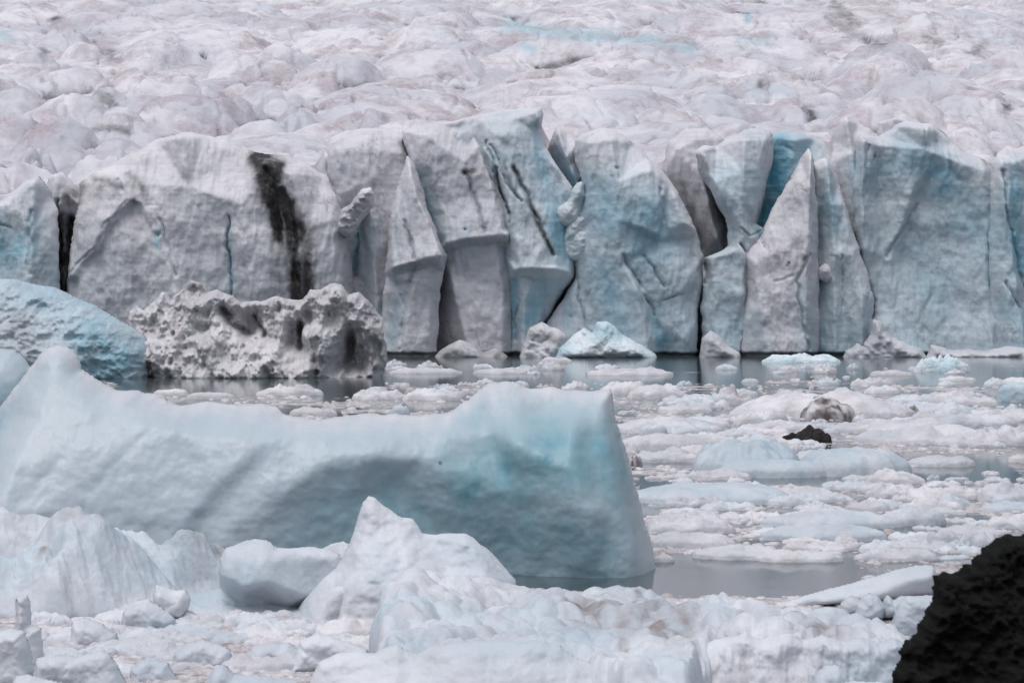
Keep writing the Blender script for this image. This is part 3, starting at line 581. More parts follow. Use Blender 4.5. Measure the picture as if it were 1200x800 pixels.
# ================================================================== THE GLACIER SURFACE
CR = [(30,0,45),(43,33,25),(83,33,30),(207,22,30),(273,36,35),(190,45,35),(97,48,18),(275,60,32),(320,66,28),(397,63,40),(343,50,26),(200,84,34),(145,76,35),(270,97,22),(240,106,50),(337,102,42),(350,123,38),(30,101,30),(77,109,35),(85,80,30),(40,58,25),(130,102,20),(165,108,26),(140,125,35),(75,136,40),(73,158,33),(310,140,28),(380,144,45),(42,173,22),(5,127,24),(140,158,28),(8,188,25),(110,178,35),(270,12,50),(20,5,40),(320,18,40),
(543,13,25),(527,28,50),(405,12,22),(420,28,30),(480,30,36),(492,50,50),(420,60,30),(625,47,35),(590,80,32),(660,77,55),(740,53,45),(755,68,35),(680,107,78),(490,103,30),(460,112,36),(590,124,55),(720,126,26),(735,94,30),(790,100,35),(770,122,42),(705,78,22),(400,131,22),(440,128,32),(480,142,42),(510,14,30),(680,5,50),(765,28,40),
(877,40,50),(1050,50,36),(850,56,25),(930,53,22),(870,66,60),(965,63,26),(1013,66,38),(1185,57,32),(1095,82,70),(990,88,25),(1190,80,26),(1147,70,18),(830,87,32),(840,97,42),(970,95,32),(940,108,52),(850,110,48),(1013,113,80),(1150,108,60),(815,126,28),(1100,125,55),(1180,138,32),(860,143,62),(975,143,28),(1140,153,30),(830,10,50),(930,8,40),(1080,15,60),(1165,25,42),(970,30,24),(590,-8,45),(150,5,40),(450,5,35),(740,8,30),(1010,-5,40),(900,25,30),(640,30,30),(700,33,60),(780,38,55)]
def field():
    z0, sl = 14.6, 0.165
    R = np.random.default_rng(5)
    doms = []
    def solve(px, py, hw, k=0.55):
        Y = 380.
        for _ in range(12):
            A = k * hw * Y / F + 0.9
            Y = (H - (z0 + A - sl * 255)) / (sl - (HZ - py) / F)
        return Y, A
    for px, py, hw in CR:
        Y, A = solve(px, py, hw)
        if Y < 252: Y = 264.
        doms.append(((px - 600) * Y / F, Y, z0 + sl * (Y - 255) + A, hw * Y / F * 1.7, max(6.0, hw * Y / F * R.uniform(1.7, 2.6)), A + .6, R.uniform(-.5, .5)))
    for _ in range(130):                               # smaller hummocks in between and beyond
        Y = R.uniform(258, 760); x = R.uniform(-.30, .30) * Y; r = R.uniform(6, 15.0) * (0.6 + Y / 900)
        A = r * R.uniform(.22, .42)
        doms.append((x, Y, z0 + sl * (Y - 255) + A * .8, r * 1.2, r * R.uniform(1.2, 2.0), A, R.uniform(-.6, .6)))
    ny, nx = 820, 640
    t = np.linspace(0, 1, ny); Yl = 260.5 + (780 - 260.5) * t ** 1.3
    u = np.linspace(-1, 1, nx)
    U, YY = np.meshgrid(u, Yl); XX = U * (0.30 * YY)
    wx = XX + 4.5 * fbm(XX / 13, YY / 13, 3, 4); wy = YY + 4.5 * fbm(XX / 13, YY / 13, 4, 4)
    base = z0 + sl * (YY - 255) - 1.0 + 1.6 * fbm(XX / 16, YY / 16, 5, 3)
    # height of the rim of the front, so that the surface runs level into the walls' tops
    gx = np.arange(-240, 1441, 4.0); rim = np.full(gx.shape, 240.0)
    for poly in TOPS:
        P_ = poly + [poly[0]]
        for (ax, ay), (bx, by) in zip(P_[:-1], P_[1:]):
            if ax == bx: continue
            k = (gx >= min(ax, bx)) & (gx <= max(ax, bx)); yy = ay + (by - ay) * (gx - ax) / (bx - ax)
            rim = np.where(k, np.minimum(rim, yy), rim)
    kk = np.exp(-.5 * (np.arange(-4, 5) / 1.6) ** 2); kk /= kk.sum(); rim = np.convolve(np.pad(rim, 4, mode='edge'), kk, 'valid')
    zr = H + (HZ - rim) * 259 / F - .3
    zrim = np.interp(XX / YY * F + 600, gx, zr)
    Z = base.copy()
    fa = facets(wx / 22 + 3, wy / 26, 201); fb = facets(wx / 5.5, wy / 9.0, 205)
    Z = np.maximum(Z, base + .2 + 4.2 * fa)
    for x, y, zt, rx, ry, A, rot in doms:
        j0, j1 = np.searchsorted(Yl, (y - ry * 1.9 - 3, y + ry * 1.9 + 3))
        if j1 <= j0: continue
        s = slice(j0, j1); c_, s_ = math.cos(rot * .5), math.sin(rot * .5)
        dx = wx[s] - x; dy = wy[s] - y
        a = (dx * c_ + dy * s_) / rx; b = (-dx * s_ + dy * c_) / ry
        sh = .35 + .65 * abs(math.sin(x * 12.9 + y * 7.7))          # 0 = rounded hummock, 1 = wave with a crest line and a plane front
        rho = np.sqrt(a * a + b * b * np.where(b < 0, .8, 1.3))
        wave = np.abs(a + .25 * np.sin(b * 2 + x)) ** 2.4 * .9 + np.where(b < 0, .95 * np.abs(b) ** 1.05, 1.5 * np.abs(b) ** 1.3)
        q = zt - A * 1.4 * ((1 - sh) * rho ** 2.1 + sh * wave)
        Z[s] = np.maximum(Z[s], q)
    Z += .4 * fb
    cr_ = np.abs(fbm(XX / 26 + 4, YY / 11, 87, 3)); Z -= 1.6 * np.exp(-(cr_ / .022) ** 2)
    cr2 = np.abs(fbm(XX / 9 + 4, YY / 20, 187, 3)); Z -= .7 * np.exp(-(cr2 / .03) ** 2)
    wgt = np.clip(1 - (YY - 261) / 15, 0, 1) ** 1.3; wgt = wgt * wgt * (3 - 2 * wgt)
    Z = Z * (1 - wgt) + (zrim + .165 * (YY - 261) * .9 + .25 * fb) * wgt
    Z += .5 * (ridged(XX / 9, YY / 7, 21, 3, .4) - .5) + .10 * fbm(XX / 1.2, YY / 1.2, 9, 3) + .2 * (0.5 - billow(XX / 6.0, YY / 6.0, 33, 2))
    # long curving ice step with a blue edge, and the worst of the black dirt
    low = blur(Z, 7) - Z                               # hollows: wind-blown dust, darkened further to paint shade for relief
    dirt = np.clip(low * 1.1 - .10, 0, .7) * np.clip(fbm(XX / 14, YY / 14, 44, 3) * 2.0 + .55, 0, 1)
    dirt = np.maximum(dirt, .3 * np.exp(-(cr_ / .02) ** 2) * (fbm(XX / 20, YY / 20, 47, 2) > -.05))  # crevasse lines: their shade painted in through the dirt channel
    blue = np.clip(fbm(XX / 22, YY / 22, 55, 3) - .25, 0, 1) * .5
    PX = 600 + XX / YY * F; PY = HZ - (Z - H) / YY * F
    nzx = 9 * fbm(XX / 2.5, YY / 4, 71, 4); nzy = 6 * fbm(XX / 2.5, YY / 4, 75, 4)
    for pts, w, s, yr in [([(975, 0), (985, 14), (1000, 28)], 9, .8, (400, 640)), ([(970, 22), (1000, 40), (1030, 52), (1050, 40)], 6, .8, (380, 640)), ([(1080, 40), (1100, 52)], 6, .8, (360, 560)), ([(895, 98)], 7, 1.0, (290, 480)), ([(945, 127), (950, 138)], 6, 1.1, (265, 420)), ([(1178, 125)], 7, 1.1, (265, 420)), ([(1135, 60), (1150, 58)], 5, .9, (330, 500)),
                          ([(68, 22)], 7, .9, (380, 640)), ([(50, 62)], 8, .7, (330, 520)), ([(120, 112), (130, 120)], 7, 1.0, (270, 450)), ([(112, 150), (150, 152)], 6, .8, (262, 380)), ([(125, 62), (135, 68)], 7, .6, (320, 500)), ([(60, 98), (70, 105)], 5, .8, (280, 430)), ([(700, 177)], 5, .7, (256, 330)), ([(805, 118)], 4, .8, (270, 400)), ([(1035, 20), (1060, 35)], 14, .4, (400, 640)), ([(1100, 155), (1120, 160)], 7, .5, (256, 300)), ([(915, 140)], 5, .7, (262, 330)), ([(335, 145)], 4, .7, (262, 360))]:
        d, _, _ = seg_dist(PX + nzx * 1.3, PY + nzy * 1.2, pts)
        dirt = np.maximum(dirt, s * np.clip(.8 + low, .7, 1) * np.exp(-(d / (w * 1.1)) ** 2) * ((YY > yr[0]) & (YY < yr[1])))
    for pts, w, s in [([(592, 30), (640, 36), (700, 42), (760, 46), (810, 56)], 8, .6), ([(615, 55), (625, 58)], 5, .7), ([(875, 18), (877, 25)], 3, 1.1), ([(600, 28)], 4, .9), ([(870, 48), (900, 48)], 9, .4), ([(5, 40)], 10, .5)]:
        d, _, _ = seg_dist(PX, PY, pts); blue = np.maximum(blue, s * np.exp(-(d / w) ** 2))
    V = np.stack([XX, YY, Z], -1)
    skirt = V[0].copy(); skirt[:, 2] = -2.5; skirt[:, 1] += .3 * perlin(V[0][:, 0] / 2, V[0][:, 0] * 0, 3)
    mids = V[0].copy(); mids[:, 2] = V[0][:, 2] * .5; mids[:, 1] -= .4
    V = np.concatenate([skirt[None], mids[None], V], 0)
    pad = lambda a: np.concatenate([a[:1], a[:1], a], 0)
    dirt = pad(dirt); blue = pad(blue); dirt[:2] = .35
    I = np.arange(V.shape[0] * nx).reshape(V.shape[0], nx)
    Q = np.stack([I[:-1, :-1], I[:-1, 1:], I[1:, 1:], I[1:, :-1]], -1).reshape(-1, 4)
    o = make_obj('glacier', V.reshape(-1, 3), [Q], M['field'], {'dirt': dirt.ravel(), 'blue': blue.ravel()})
    tag(o, None, None, kind='structure')
field()
# ================================================================== BERGS BEHIND
tag(relief('iceberg', M['dome'], [(-120, 462), (-118, 380), (-80, 345), (-40, 330), (-10, 327), (20, 328), (45, 333), (75, 340), (100, 352), (125, 365), (150, 378), (168, 392), (177, 405), (181, 425), (180, 462)], 182,
    [[(-20, 335, 0), (0, 380, 3.0), (0, 445, 5)], [(60, 340, 0), (65, 380, 2.4), (60, 410, 3.6), (50, 445, 4.5)], [(100, 355, .4), (105, 385, 2.2), (112, 405, 2.8)], [(112, 408, 2.8), (115, 440, 2.9)], [(150, 385, .6), (155, 415, 1.5), (158, 445, 1.7)]],
    step=1.5, edge=22, edge_depth=2.2, thick=8, noise=[('fbm', 3, .7, 1.6), ('cells', .85, .4, 1.5), ('facets', 1.3, .4, 1.2), ('billow', .6, .3, 1.3)], rough=2, seed=101,
    paint=[('blue', [(120, 395), (150, 420), (130, 440)], 34, .85), ('blue', [(90, 380)], 24, .35), ('dirt', [(30, 372), (55, 405), (40, 430)], 26, .34), ('dirt', [(35, 375)], 7, .5), ('blue', [(5, 345), (60, 350)], 20, .3)]),
    'rounded pale blue iceberg with pitted surface at the left edge', 'iceberg')
tag(relief('iceberg', M['rubble'], [(140, 460), (146, 420), (150, 390), (153, 366), (160, 358), (168, 362), (180, 352), (190, 342), (197, 342), (202, 352), (214, 340), (224, 331), (236, 332), (244, 340), (256, 338), (268, 346), (284, 351), (300, 353), (318, 350), (330, 348), (345, 352), (355, 350), (364, 340), (376, 336), (392, 331), (402, 332), (410, 345), (420, 343), (432, 352), (441, 362), (449, 380), (453, 400), (453, 425), (450, 440), (450, 460)], 185,
    [[(160, 365, 0), (175, 385, 1.0), (180, 396, 1.6)], [(225, 338, 0), (222, 352, .8), (232, 368, 1.9), (236, 392, 2.2)], [(246, 352, .6), (262, 372, 1.0), (276, 390, 1.2), (300, 400, 1.8)],
     [(270, 352, 0), (288, 372, -.4), (306, 388, -.2), (318, 395, .6)], [(320, 358, .2), (330, 380, 1.0), (338, 398, 1.2)], [(356, 360, .4), (352, 385, -.6), (352, 406, -.4)],
     [(382, 340, .5), (384, 368, 1.6), (390, 400, 2.2)], [(402, 340, 1), (408, 372, .9)], [(424, 352, .6), (434, 380, 1.8), (436, 440, 1.8)], [(412, 396, -.6), (410, 420, -.8)],
     [(180, 400, 2.4), (210, 396, 3.0), (250, 398, 3.2), (300, 402, 3.2), (330, 406, 3.0), (365, 394, 3.2), (380, 404, 3.0)],
     [(190, 420, 3.2), (220, 442, 4.4)], [(260, 415, 4.0), (290, 442, 5.2)], [(330, 422, 4.2), (350, 442, 5)], [(375, 425, 3.6), (385, 442, 4)], [(450, 442, 1)]],
    step=1.2, edge=9, edge_depth=1.0, thick=7, soft=1.5, noise=[('facets', 2.8, 2.2, .8), ('ridged', 2.4, 1.2, .6), ('fbm', 1.4, .7, .8), ('facets', .9, .22, 1.0), ('fbm', .3, .16, 1)], rough=4.5, seed=107,
    paint=[('dirt', [(268, 368), (284, 386), (290, 392)], 6, .6), ('dirt', [(298, 372), (312, 392)], 5, .65), ('dirt', [(352, 385), (352, 408)], 4, .6), ('dirt', [(412, 396), (410, 425)], 8, .45), ('dirt', [(400, 430), (450, 432)], 9, .42), ('dirt', [(224, 334), (240, 340)], 5, .6), ('dirt', [(190, 366), (190, 380)], 5, .5), ('dirt', [(183, 425), (184, 440)], 7, .85), ('dirt', [(380, 348), (400, 360), (410, 390)], 12, .2), ('dirt', [(372, 440), (380, 425)], 8, .5), ('dirt', [(250, 352), (330, 372)], 22, .15), ('dirt', [(435, 380), (440, 410)], 14, .3)],
    grooves=[([(262, 362), (280, 384), (292, 392)], 4, 1.2), ([(298, 370), (312, 392)], 3, 1.2), ([(237, 365), (233, 392)], 3, .7), ([(352, 380), (350, 408)], 3.5, 1.3), ([(412, 390), (408, 440)], 4, 1.0), ([(372, 415), (373, 442)], 3, .7), ([(424, 405), (425, 442)], 2, .5), ([(438, 400), (438, 442)], 2, .5)]),
    'dirty grey rubble iceberg with jagged lumpy top and fluted right end', 'iceberg')

# ================================================================== THE BIG BERG
tag(relief('iceberg', M['berg'], [(-60, 520), (-60, 430), (-30, 412), (0, 408), (18, 410), (32, 420), (40, 432), (44, 460), (40, 520)], 57.5,
    [[(0, 414, 0), (5, 440, .5), (5, 515, .9)], [(26, 418, 0), (30, 450, .3)]], edge=16, edge_depth=.5, thick=1.6, noise=[('fbm', .8, .12, 1.2)], rough=1.0, seed=111,
    paint=[('blue', [(8, 470), (20, 460)], 16, .35)]), 'small smooth blue-white ice block behind the peak of the big berg at the left edge', 'ice block')
big = relief('iceberg', M['berg'], [(-70, 720), (-72, 560), (-45, 520), (-20, 500), (-4, 484), (8, 470), (20, 452), (34, 436), (46, 418), (58, 407), (70, 403), (84, 406), (92, 416), (98, 432), (112, 440), (126, 450), (138, 457), (150, 458), (165, 458), (182, 461), (200, 470), (214, 475), (226, 474), (240, 469), (256, 472), (272, 474), (288, 472), (305, 473), (326, 476), (334, 484), (350, 489), (380, 489), (402, 487), (430, 483), (460, 484), (500, 485), (524, 484), (536, 478), (548, 468), (562, 456), (572, 448), (590, 446), (606, 448), (616, 454), (634, 455), (645, 452), (660, 457), (684, 457), (704, 455), (716, 455), (717, 470), (721, 487), (728, 512), (735, 535), (742, 560), (748, 585), (757, 618), (764, 645), (770, 670), (774, 690), (775, 720)], 53.5,
    [[(70, 410, 0), (74, 440, .5), (60, 480, 1.2), (40, 540, 2.2), (20, 600, 3.0), (10, 700, 3.6)],
     [(0, 500, .3), (-10, 560, 1.2), (-20, 620, 2.4)],
     [(140, 461, .5), (160, 468, .8), (180, 478, 1.1), (230, 490, 1.3), (262, 498, 1.4), (292, 503, 1.5)],
     [(180, 470, -.3), (215, 482, .1), (258, 490, .3)],
     [(120, 470, 1.0), (130, 520, 1.9), (110, 580, 2.4), (110, 700, 2.7)],
     [(292, 506, 1.6), (360, 500, 1.2), (430, 496, 1.1), (500, 492, .8)],
     [(300, 530, 1.9), (270, 560, 2.1), (245, 590, 2.25), (232, 620, 2.4), (230, 700, 2.5)],
     [(306, 536, 1.75), (278, 566, 1.95), (254, 596, 2.05), (246, 625, 2.15)],
     [(400, 530, 1.8), (350, 560, 2.0), (310, 590, 2.15), (275, 625, 2.3), (266, 700, 2.4)],
     [(404, 550, 1.7), (356, 590, 1.85), (345, 640, 1.9), (340, 700, 1.9)],
     [(440, 525, 1.75), (405, 590, 1.65), (395, 650, 1.6), (390, 700, 1.6)],
     [(530, 500, 1.1), (505, 530, 1.5), (470, 560, 1.3)],
     [(548, 490, .6), (560, 480, .4), (572, 496, .8)],
     [(570, 465, .3), (600, 490, .9), (612, 460, .2)], [(630, 480, .5), (650, 475, .3)],
     [(520, 540, 1.6), (520, 620, 1.4), (520, 670, 1.3), (520, 700, 1.2)], [(600, 510, 1.6), (600, 570, 1.55), (600, 640, 1.35), (600, 710, 1.25)],
     [(672, 500, 1.4), (668, 540, 2.0), (690, 590, 2.2), (700, 670, 2.0)], [(682, 500, 1.0), (688, 540, 1.5), (706, 590, 1.7)],
     [(705, 470, .5), (712, 520, 1.1), (722, 570, 1.5), (740, 640, 1.7), (748, 700, 1.7)]],
    step=1.9, skin=.75, skin_w=20., edge=16, edge_depth=.5, thick=2.8, soft=3.6, rough=2.4, warp=.35, seed=113,
    noise=[('fbm', 1.8, .06, .8), ('facets', .9, .03, .5), ('fbm', .35, .04, 1.3)],
    grooves=[([(145, 470), (110, 510), (60, 570)], 10, .04), ([(200, 490), (150, 540), (110, 600)], 8, .03), ([(548, 488), (560, 483)], 14, .12), ([(622, 482), (640, 486)], 12, .1)],
    paint=[('blue', [(560, 560), (640, 530), (700, 540)], 55, .85), ('blue', [(430, 600), (540, 600), (680, 620)], 62, .62), ('blue', [(560, 660), (700, 660)], 26, .5), ('blue', [(640, 530), (655, 560)], 26, .35), ('blue', [(700, 500), (706, 520)], 16, .55), ('blue', [(556, 490)], 18, .5), ('blue', [(625, 478)], 16, .35), ('blue', [(440, 560), (380, 600), (350, 650)], 40, .4),
           ('blue', [(0, 480), (0, 530)], 16, .6), ('blue', [(690, 570), (700, 600)], 14, -.25), ('dirt', [(519, 535)], 2.2, .9), ('dirt', [(470, 610), (520, 640)], 60, .16)])  # last stroke: broad faint darkening low on the cut face
tag(big, 'biggest blue iceberg, smooth ramp on the left and sheer cut face on the right', 'iceberg')

# ================================================================== FOREGROUND PACK ICE
SN = [('fbm', .9, .26, 1.2), ('facets', .75, .26, 1.3), ('facets', .28, .06, 1.2), ('fbm', .12, .02, 1)]
def pack(outline, Y0, label, ctrl=(), mat='snow', name='ice_block', cat='ice block', **kw):
    kw.setdefault('step', 1.7); kw.setdefault('edge', 14); kw.setdefault('edge_depth', .3); kw.setdefault('thick', .9); kw.setdefault('noise', SN); kw.setdefault('rough', 1.6); kw.setdefault('soft', 2.0)
    return tag(relief(name, M[mat], outline, Y0, ctrl, **kw), label, cat)
def left_mass():
    nx, ny = 560, 420
    Yl = np.linspace(44.6, 49.6, ny); pxl = np.linspace(-80, 440, nx)
    PX, YY = np.meshgrid(pxl, Yl); XW = (PX - 600) / F * 46.8
    ax_ = [-80, -40, 0, 22, 40, 52, 62, 78, 92, 104, 118, 130, 150, 170, 190, 212, 228, 245, 270, 300, 330, 360, 400, 440]
    ay_ = [668, 662, 652, 648, 632, 612, 599, 585, 583, 588, 592, 602, 622, 640, 662, 684, 694, 696, 700, 700, 704, 708, 716, 730]
    bx_ = [-80, -30, 0, 16, 32, 55, 80, 120, 150, 170, 186, 205, 222, 240, 256, 268, 285, 310, 335, 360, 378, 400, 430, 440]
    by_ = [600, 594, 592, 597, 593, 596, 600, 610, 614, 618, 624, 618, 618, 624, 631, 638, 652, 650, 646, 640, 643, 640, 652, 660]
    zA = H + (HZ - np.interp(PX, ax_, ay_)) * 46.5 / F; zB = H + (HZ - np.interp(PX, bx_, by_)) * 48.4 / F
    wy = YY + .35 * fbm(XW / 1.1, YY / 1.6, 3, 3)
    front = 45.25 + .35 * fbm(XW / 1.6, XW * 0, 9, 3) - .25 * np.exp(-((PX - 60) / 60) ** 2)
    t1 = np.clip((wy - front) / (46.45 - front), 0, 1); zf = zA * (t1 ** .62)
    lo = np.minimum(zA, zB) * .62
    t2 = np.clip((wy - 46.45) / .75, 0, 1); t3 = np.clip((wy - 47.2) / 1.15, 0, 1); t4 = np.clip((wy - 48.35) / .7, 0, 1)
    ss = lambda t: t * t * (3 - 2 * t)
    Z = np.where(wy < 46.45, zf, zA + (lo - zA) * ss(t2)); Z = np.where(wy > 47.2, lo + (zB - lo) * ss(t3), Z); Z = np.where(wy > 48.35, zB - (zB + .4) * ss(t4), Z)
    on = np.clip(Z / .5, 0, 1)
    Z += on * (.22 * fbm(XW / .9, YY / .9, 13, 3) + .20 * facets(XW / .8 + .3 * fbm(XW, YY, 4, 2), YY / .9, 15) + .06 * facets(XW / .3, YY / .35, 17) + .13 * (ridged((XW + .6 * YY) / .8, (YY - .3 * XW) / 1.6, 19, 3) - .5) + .012 * fbm(XW / .1, YY / .1, 23, 2))
    # the scooped blue-grey hollow in the right flank of the hummock
    d, _, _ = seg_dist(PX, YY * 60, [(132, 45.7 * 60), (165, 45.6 * 60)]); Z -= .30 * np.exp(-(d / 22) ** 2)
    d, _, _ = seg_dist(PX, YY * 60, [(66, 45.9 * 60), (54, 45.5 * 60)]); Z -= .22 * np.exp(-(d / 7) ** 2)
    Z = np.where(wy < front, -.3, Z)
    dirt = np.clip((blur(Z, 8) - Z) * 4 - .1, 0, 1) * .35 * np.clip(.5 + fbm(XW, YY, 31, 2), 0, 1)
    for c, w, s_ in [((222, 48.3), 34, .5), ((190, 48.3), 16, .35), ((252, 48.3), 14, .6), ((92, 46.5), 18, .35), ((120, 46.4), 12, .4), ((54, 46.0), 8, .7), ((20, 48.4), 22, .4)]:
        dd = np.hypot(PX - c[0], (YY - c[1]) * 45) + 5 * fbm(XW / .3, YY / .3, 37, 3); dirt = np.maximum(dirt, s_ * np.exp(-(dd / w) ** 2))
    blue = np.clip(.22 + .5 * fbm(XW / 1.4, YY / 1.4, 41, 3), 0, .7)
    V = np.stack([(PX - 600) / F * (46.8 + (YY - 46.8) * .85), YY, Z], -1).reshape(-1, 3)
    I = np.arange(nx * ny).reshape(ny, nx); Q = np.stack([I[:-1, :-1], I[:-1, 1:], I[1:, 1:], I[1:, :-1]], -1).reshape(-1, 4)
    c = np.array([-8.0, 47.0, 0.0]); o = make_obj('ice_hummock', V - c, [Q], M['snow'], {'dirt': dirt.ravel(), 'blue': blue.ravel()}); o.location = tuple(c)
    tag(o, 'broad hummocky white ice mass with stained crest, left of the sharp pyramid', 'ice hummock')
left_mass()
pack([(262, 714), (257, 676), (258, 654), (266, 641), (284, 635), (300, 630), (315, 632), (326, 641), (345, 642), (362, 639), (382, 641), (398, 648), (405, 662), (396, 684), (372, 702), (340, 714)], 46.0, 'translucent bluish white ice block resting left of the sharp pyramid', [[(262, 648, .1), (290, 645, .6), (320, 648, .6)], [(265, 670, .5), (295, 680, .9), (325, 675, .7)], [(290, 695, .2), (320, 715, .2)]],
     mat='snowb', paint=[('blue', [(290, 672)], 30, .35)], noise=[('fbm', .6, .07, 1)], seed=137, edge_depth=.35)
pack([(190, 740), (205, 702), (228, 694), (262, 688), (300, 700), (340, 706), (368, 722), (368, 745)], 46.0, 'shallow blue-grey ice shelf below the translucent block', [[(240, 700, .2), (250, 730, .8)], [(310, 706, .2), (320, 735, .8)]], mat='snowb', paint=[('blue', [(230, 696), (340, 712)], 16, .3)], seed=139, edge=10, edge_depth=.2, rough=2.5)
pack([(340, 770), (346, 718), (358, 700), (380, 676), (394, 664), (408, 640), (415, 622), (420, 604), (425, 588), (432, 580), (440, 582), (450, 592), (462, 600), (472, 606), (484, 607), (490, 616), (495, 624), (512, 625), (530, 623), (546, 624), (556, 630), (570, 640), (582, 652), (592, 664), (604, 678), (608, 770)], 45.8,
     'sharp white ice pyramid in the middle foreground with a lower shoulder on its right',
     [[(433, 584, 0), (432, 610, .35), (425, 640, .7), (412, 680, 1.2), (400, 735, 1.6)], [(420, 610, .1), (405, 660, .3), (385, 690, .5), (365, 730, .9)],
      [(462, 604, .1), (475, 630, .6), (490, 660, 1.0), (505, 700, 1.5), (505, 760, 1.8)], [(492, 620, 0), (500, 634, .1), (520, 655, .4), (540, 680, .9)], [(545, 628, .1), (565, 655, .5), (580, 690, 1.0), (590, 760, 1.4)], [(440, 660, .95), (455, 700, 1.3), (455, 755, 1.5)]],
     paint=[('dirt', [(400, 690), (420, 715)], 16, .15), ('blue', [(450, 650), (470, 690)], 20, .2), ('blue', [(520, 640), (560, 650)], 16, .2)], seed=141, name='ice_pyramid', cat='ice pyramid', soft=2.6, rough=1.3, edge=9, edge_depth=.18)
pack([(338, 770), (350, 720), (362, 702), (378, 690), (398, 684), (412, 690), (424, 706), (430, 770)], 44.9, 'rounded stained ice foot jutting left from the base of the sharp pyramid', [[(385, 695, .2), (380, 720, .6), (375, 760, .8)]], paint=[('dirt', [(395, 710), (410, 730)], 14, .3)], seed=142)

# lumpy raft
def raft():
    nx, ny = 620, 360
    px = np.linspace(415, 1090, nx); pyv = np.linspace(662, 838, ny)
    PX, PY = np.meshgrid(px, pyv); zt = .6
    Yw = (H - zt) * F / (PY - HZ); XW = (PX - 600) * Yw / F
    foot = [(440, 730), (432, 716), (440, 706), (470, 692), (520, 680), (560, 676), (600, 674), (700, 672), (712, 675), (750, 672), (790, 686), (850, 692), (900, 698), (960, 706), (1010, 712), (1052, 722), (1075, 738), (1068, 748), (1055, 750), (960, 748), (850, 748), (822, 760), (812, 800), (806, 838), (735, 838), (722, 790), (690, 772), (560, 768), (470, 768), (442, 750)]
    poly = rough_outline(foot, 4.0, 77)
    wx = PX + 5 * fbm(PX / 25, PY / 14, 5, 3); wy = PY + 3 * fbm(PX / 25, PY / 14, 8, 3)
    e, _, _ = seg_dist(wx, wy * 1.0, poly, True); ins = inside(wx, wy, poly); sd = np.where(ins, e, -e)
    c1, _ = cells(XW / 1.15 + .8 * fbm(XW * .8, Yw * .8, 2, 3), Yw / 1.3 + .8 * fbm(XW * .8, Yw * .8, 3, 3), 91)
    c2, _ = cells(XW / .38, Yw / .62 + .3 * fbm(XW * 2, Yw * 2, 3, 2), 93)
    top = .20 + .36 * c1 + .14 * c2 + .35 * fbm(XW / 2.4, Yw / 2.8, 61, 3) + .16 * facets(XW / .55 + .3 * fbm(XW, Yw, 6, 2), Yw / .7, 96) + .02 * fbm(XW / .15, Yw / .2, 66, 3)
    top += .38 * np.exp(-((PX - 480) / 60) ** 2 - ((PY - 705) / 26) ** 2) + .25 * np.exp(-((PX - 700) / 90) ** 2 - ((PY - 682) / 10) ** 2)
    top += .22 * np.exp(-((PX - 930) / 110) ** 2 - ((PY - 745) / 14) ** 2) + .2 * np.exp(-((PX - 560) / 90) ** 2 - ((PY - 690) / 14) ** 2)
    top *= np.clip(.45 + (PY - 672) / 45, .45, 1)
    top -= .12 * np.exp(-((PX - 760) / 60) ** 2 - ((PY - 730) / 12) ** 2)
    k = np.clip(sd / 13.0, -1, 1)
    Zw = np.where(k > 0, top * np.sqrt(np.clip(1 - (1 - k) ** 2, 0, 1)), -.25)
    hol = np.clip((blur(Zw, 9) - Zw) * 5.0 - .15, 0, 1)
    dirt = hol * np.clip(.35 + fbm(XW / 1.6, Yw / 2, 15, 3) * 1.6, 0, 1) * .6
    for pts, w, s in [([(680, 712), (740, 718), (800, 732)], 30, .62), ([(560, 700), (640, 705)], 16, .4), ([(930, 735), (980, 738)], 14, .6), ([(630, 678), (640, 684)], 7, .7), ([(748, 690), (752, 700)], 8, .7), ([(870, 716), (905, 722)], 10, .42), ([(730, 745), (735, 752)], 6, .6), ([(850, 730), (860, 745)], 12, .35)]:
        d, _, _ = seg_dist(wx, wy, pts); dirt = np.maximum(dirt, s * np.exp(-(d / w) ** 2) * np.clip(.75 + 1.2 * fbm(XW / .5, Yw / .7, 19, 3), .1, 1.2))
    blue = np.clip(fbm(XW / 1.5, Yw / 2, 25, 3) * .5, 0, .3)
    V = np.stack([XW, Yw, Zw], -1).reshape(-1, 3)
    I = np.arange(ny * nx).reshape(ny, nx); keep = (sd > -7); cellk = keep[:-1, :-1] & keep[1:, :-1] & keep[1:, 1:] & keep[:-1, 1:]
    Q = np.stack([I[1:, :-1][cellk], I[1:, 1:][cellk], I[:-1, 1:][cellk], I[:-1, :-1][cellk]], -1)
    u, inv = np.unique(Q.ravel(), return_inverse=True)
    c = Vector((float(V[u][:, 0].mean()), float(V[u][:, 1].mean()), 0))
    o = make_obj('ice_raft', V[u] - np.array(c), [inv.reshape(-1, 4)], M['snow'], {'dirt': dirt.ravel()[u], 'blue': blue.ravel()[u]}); o.location = c
    tag(o, 'wide lumpy white ice raft with brown silt in its hollows, filling the middle foreground', 'ice raft')
raft()
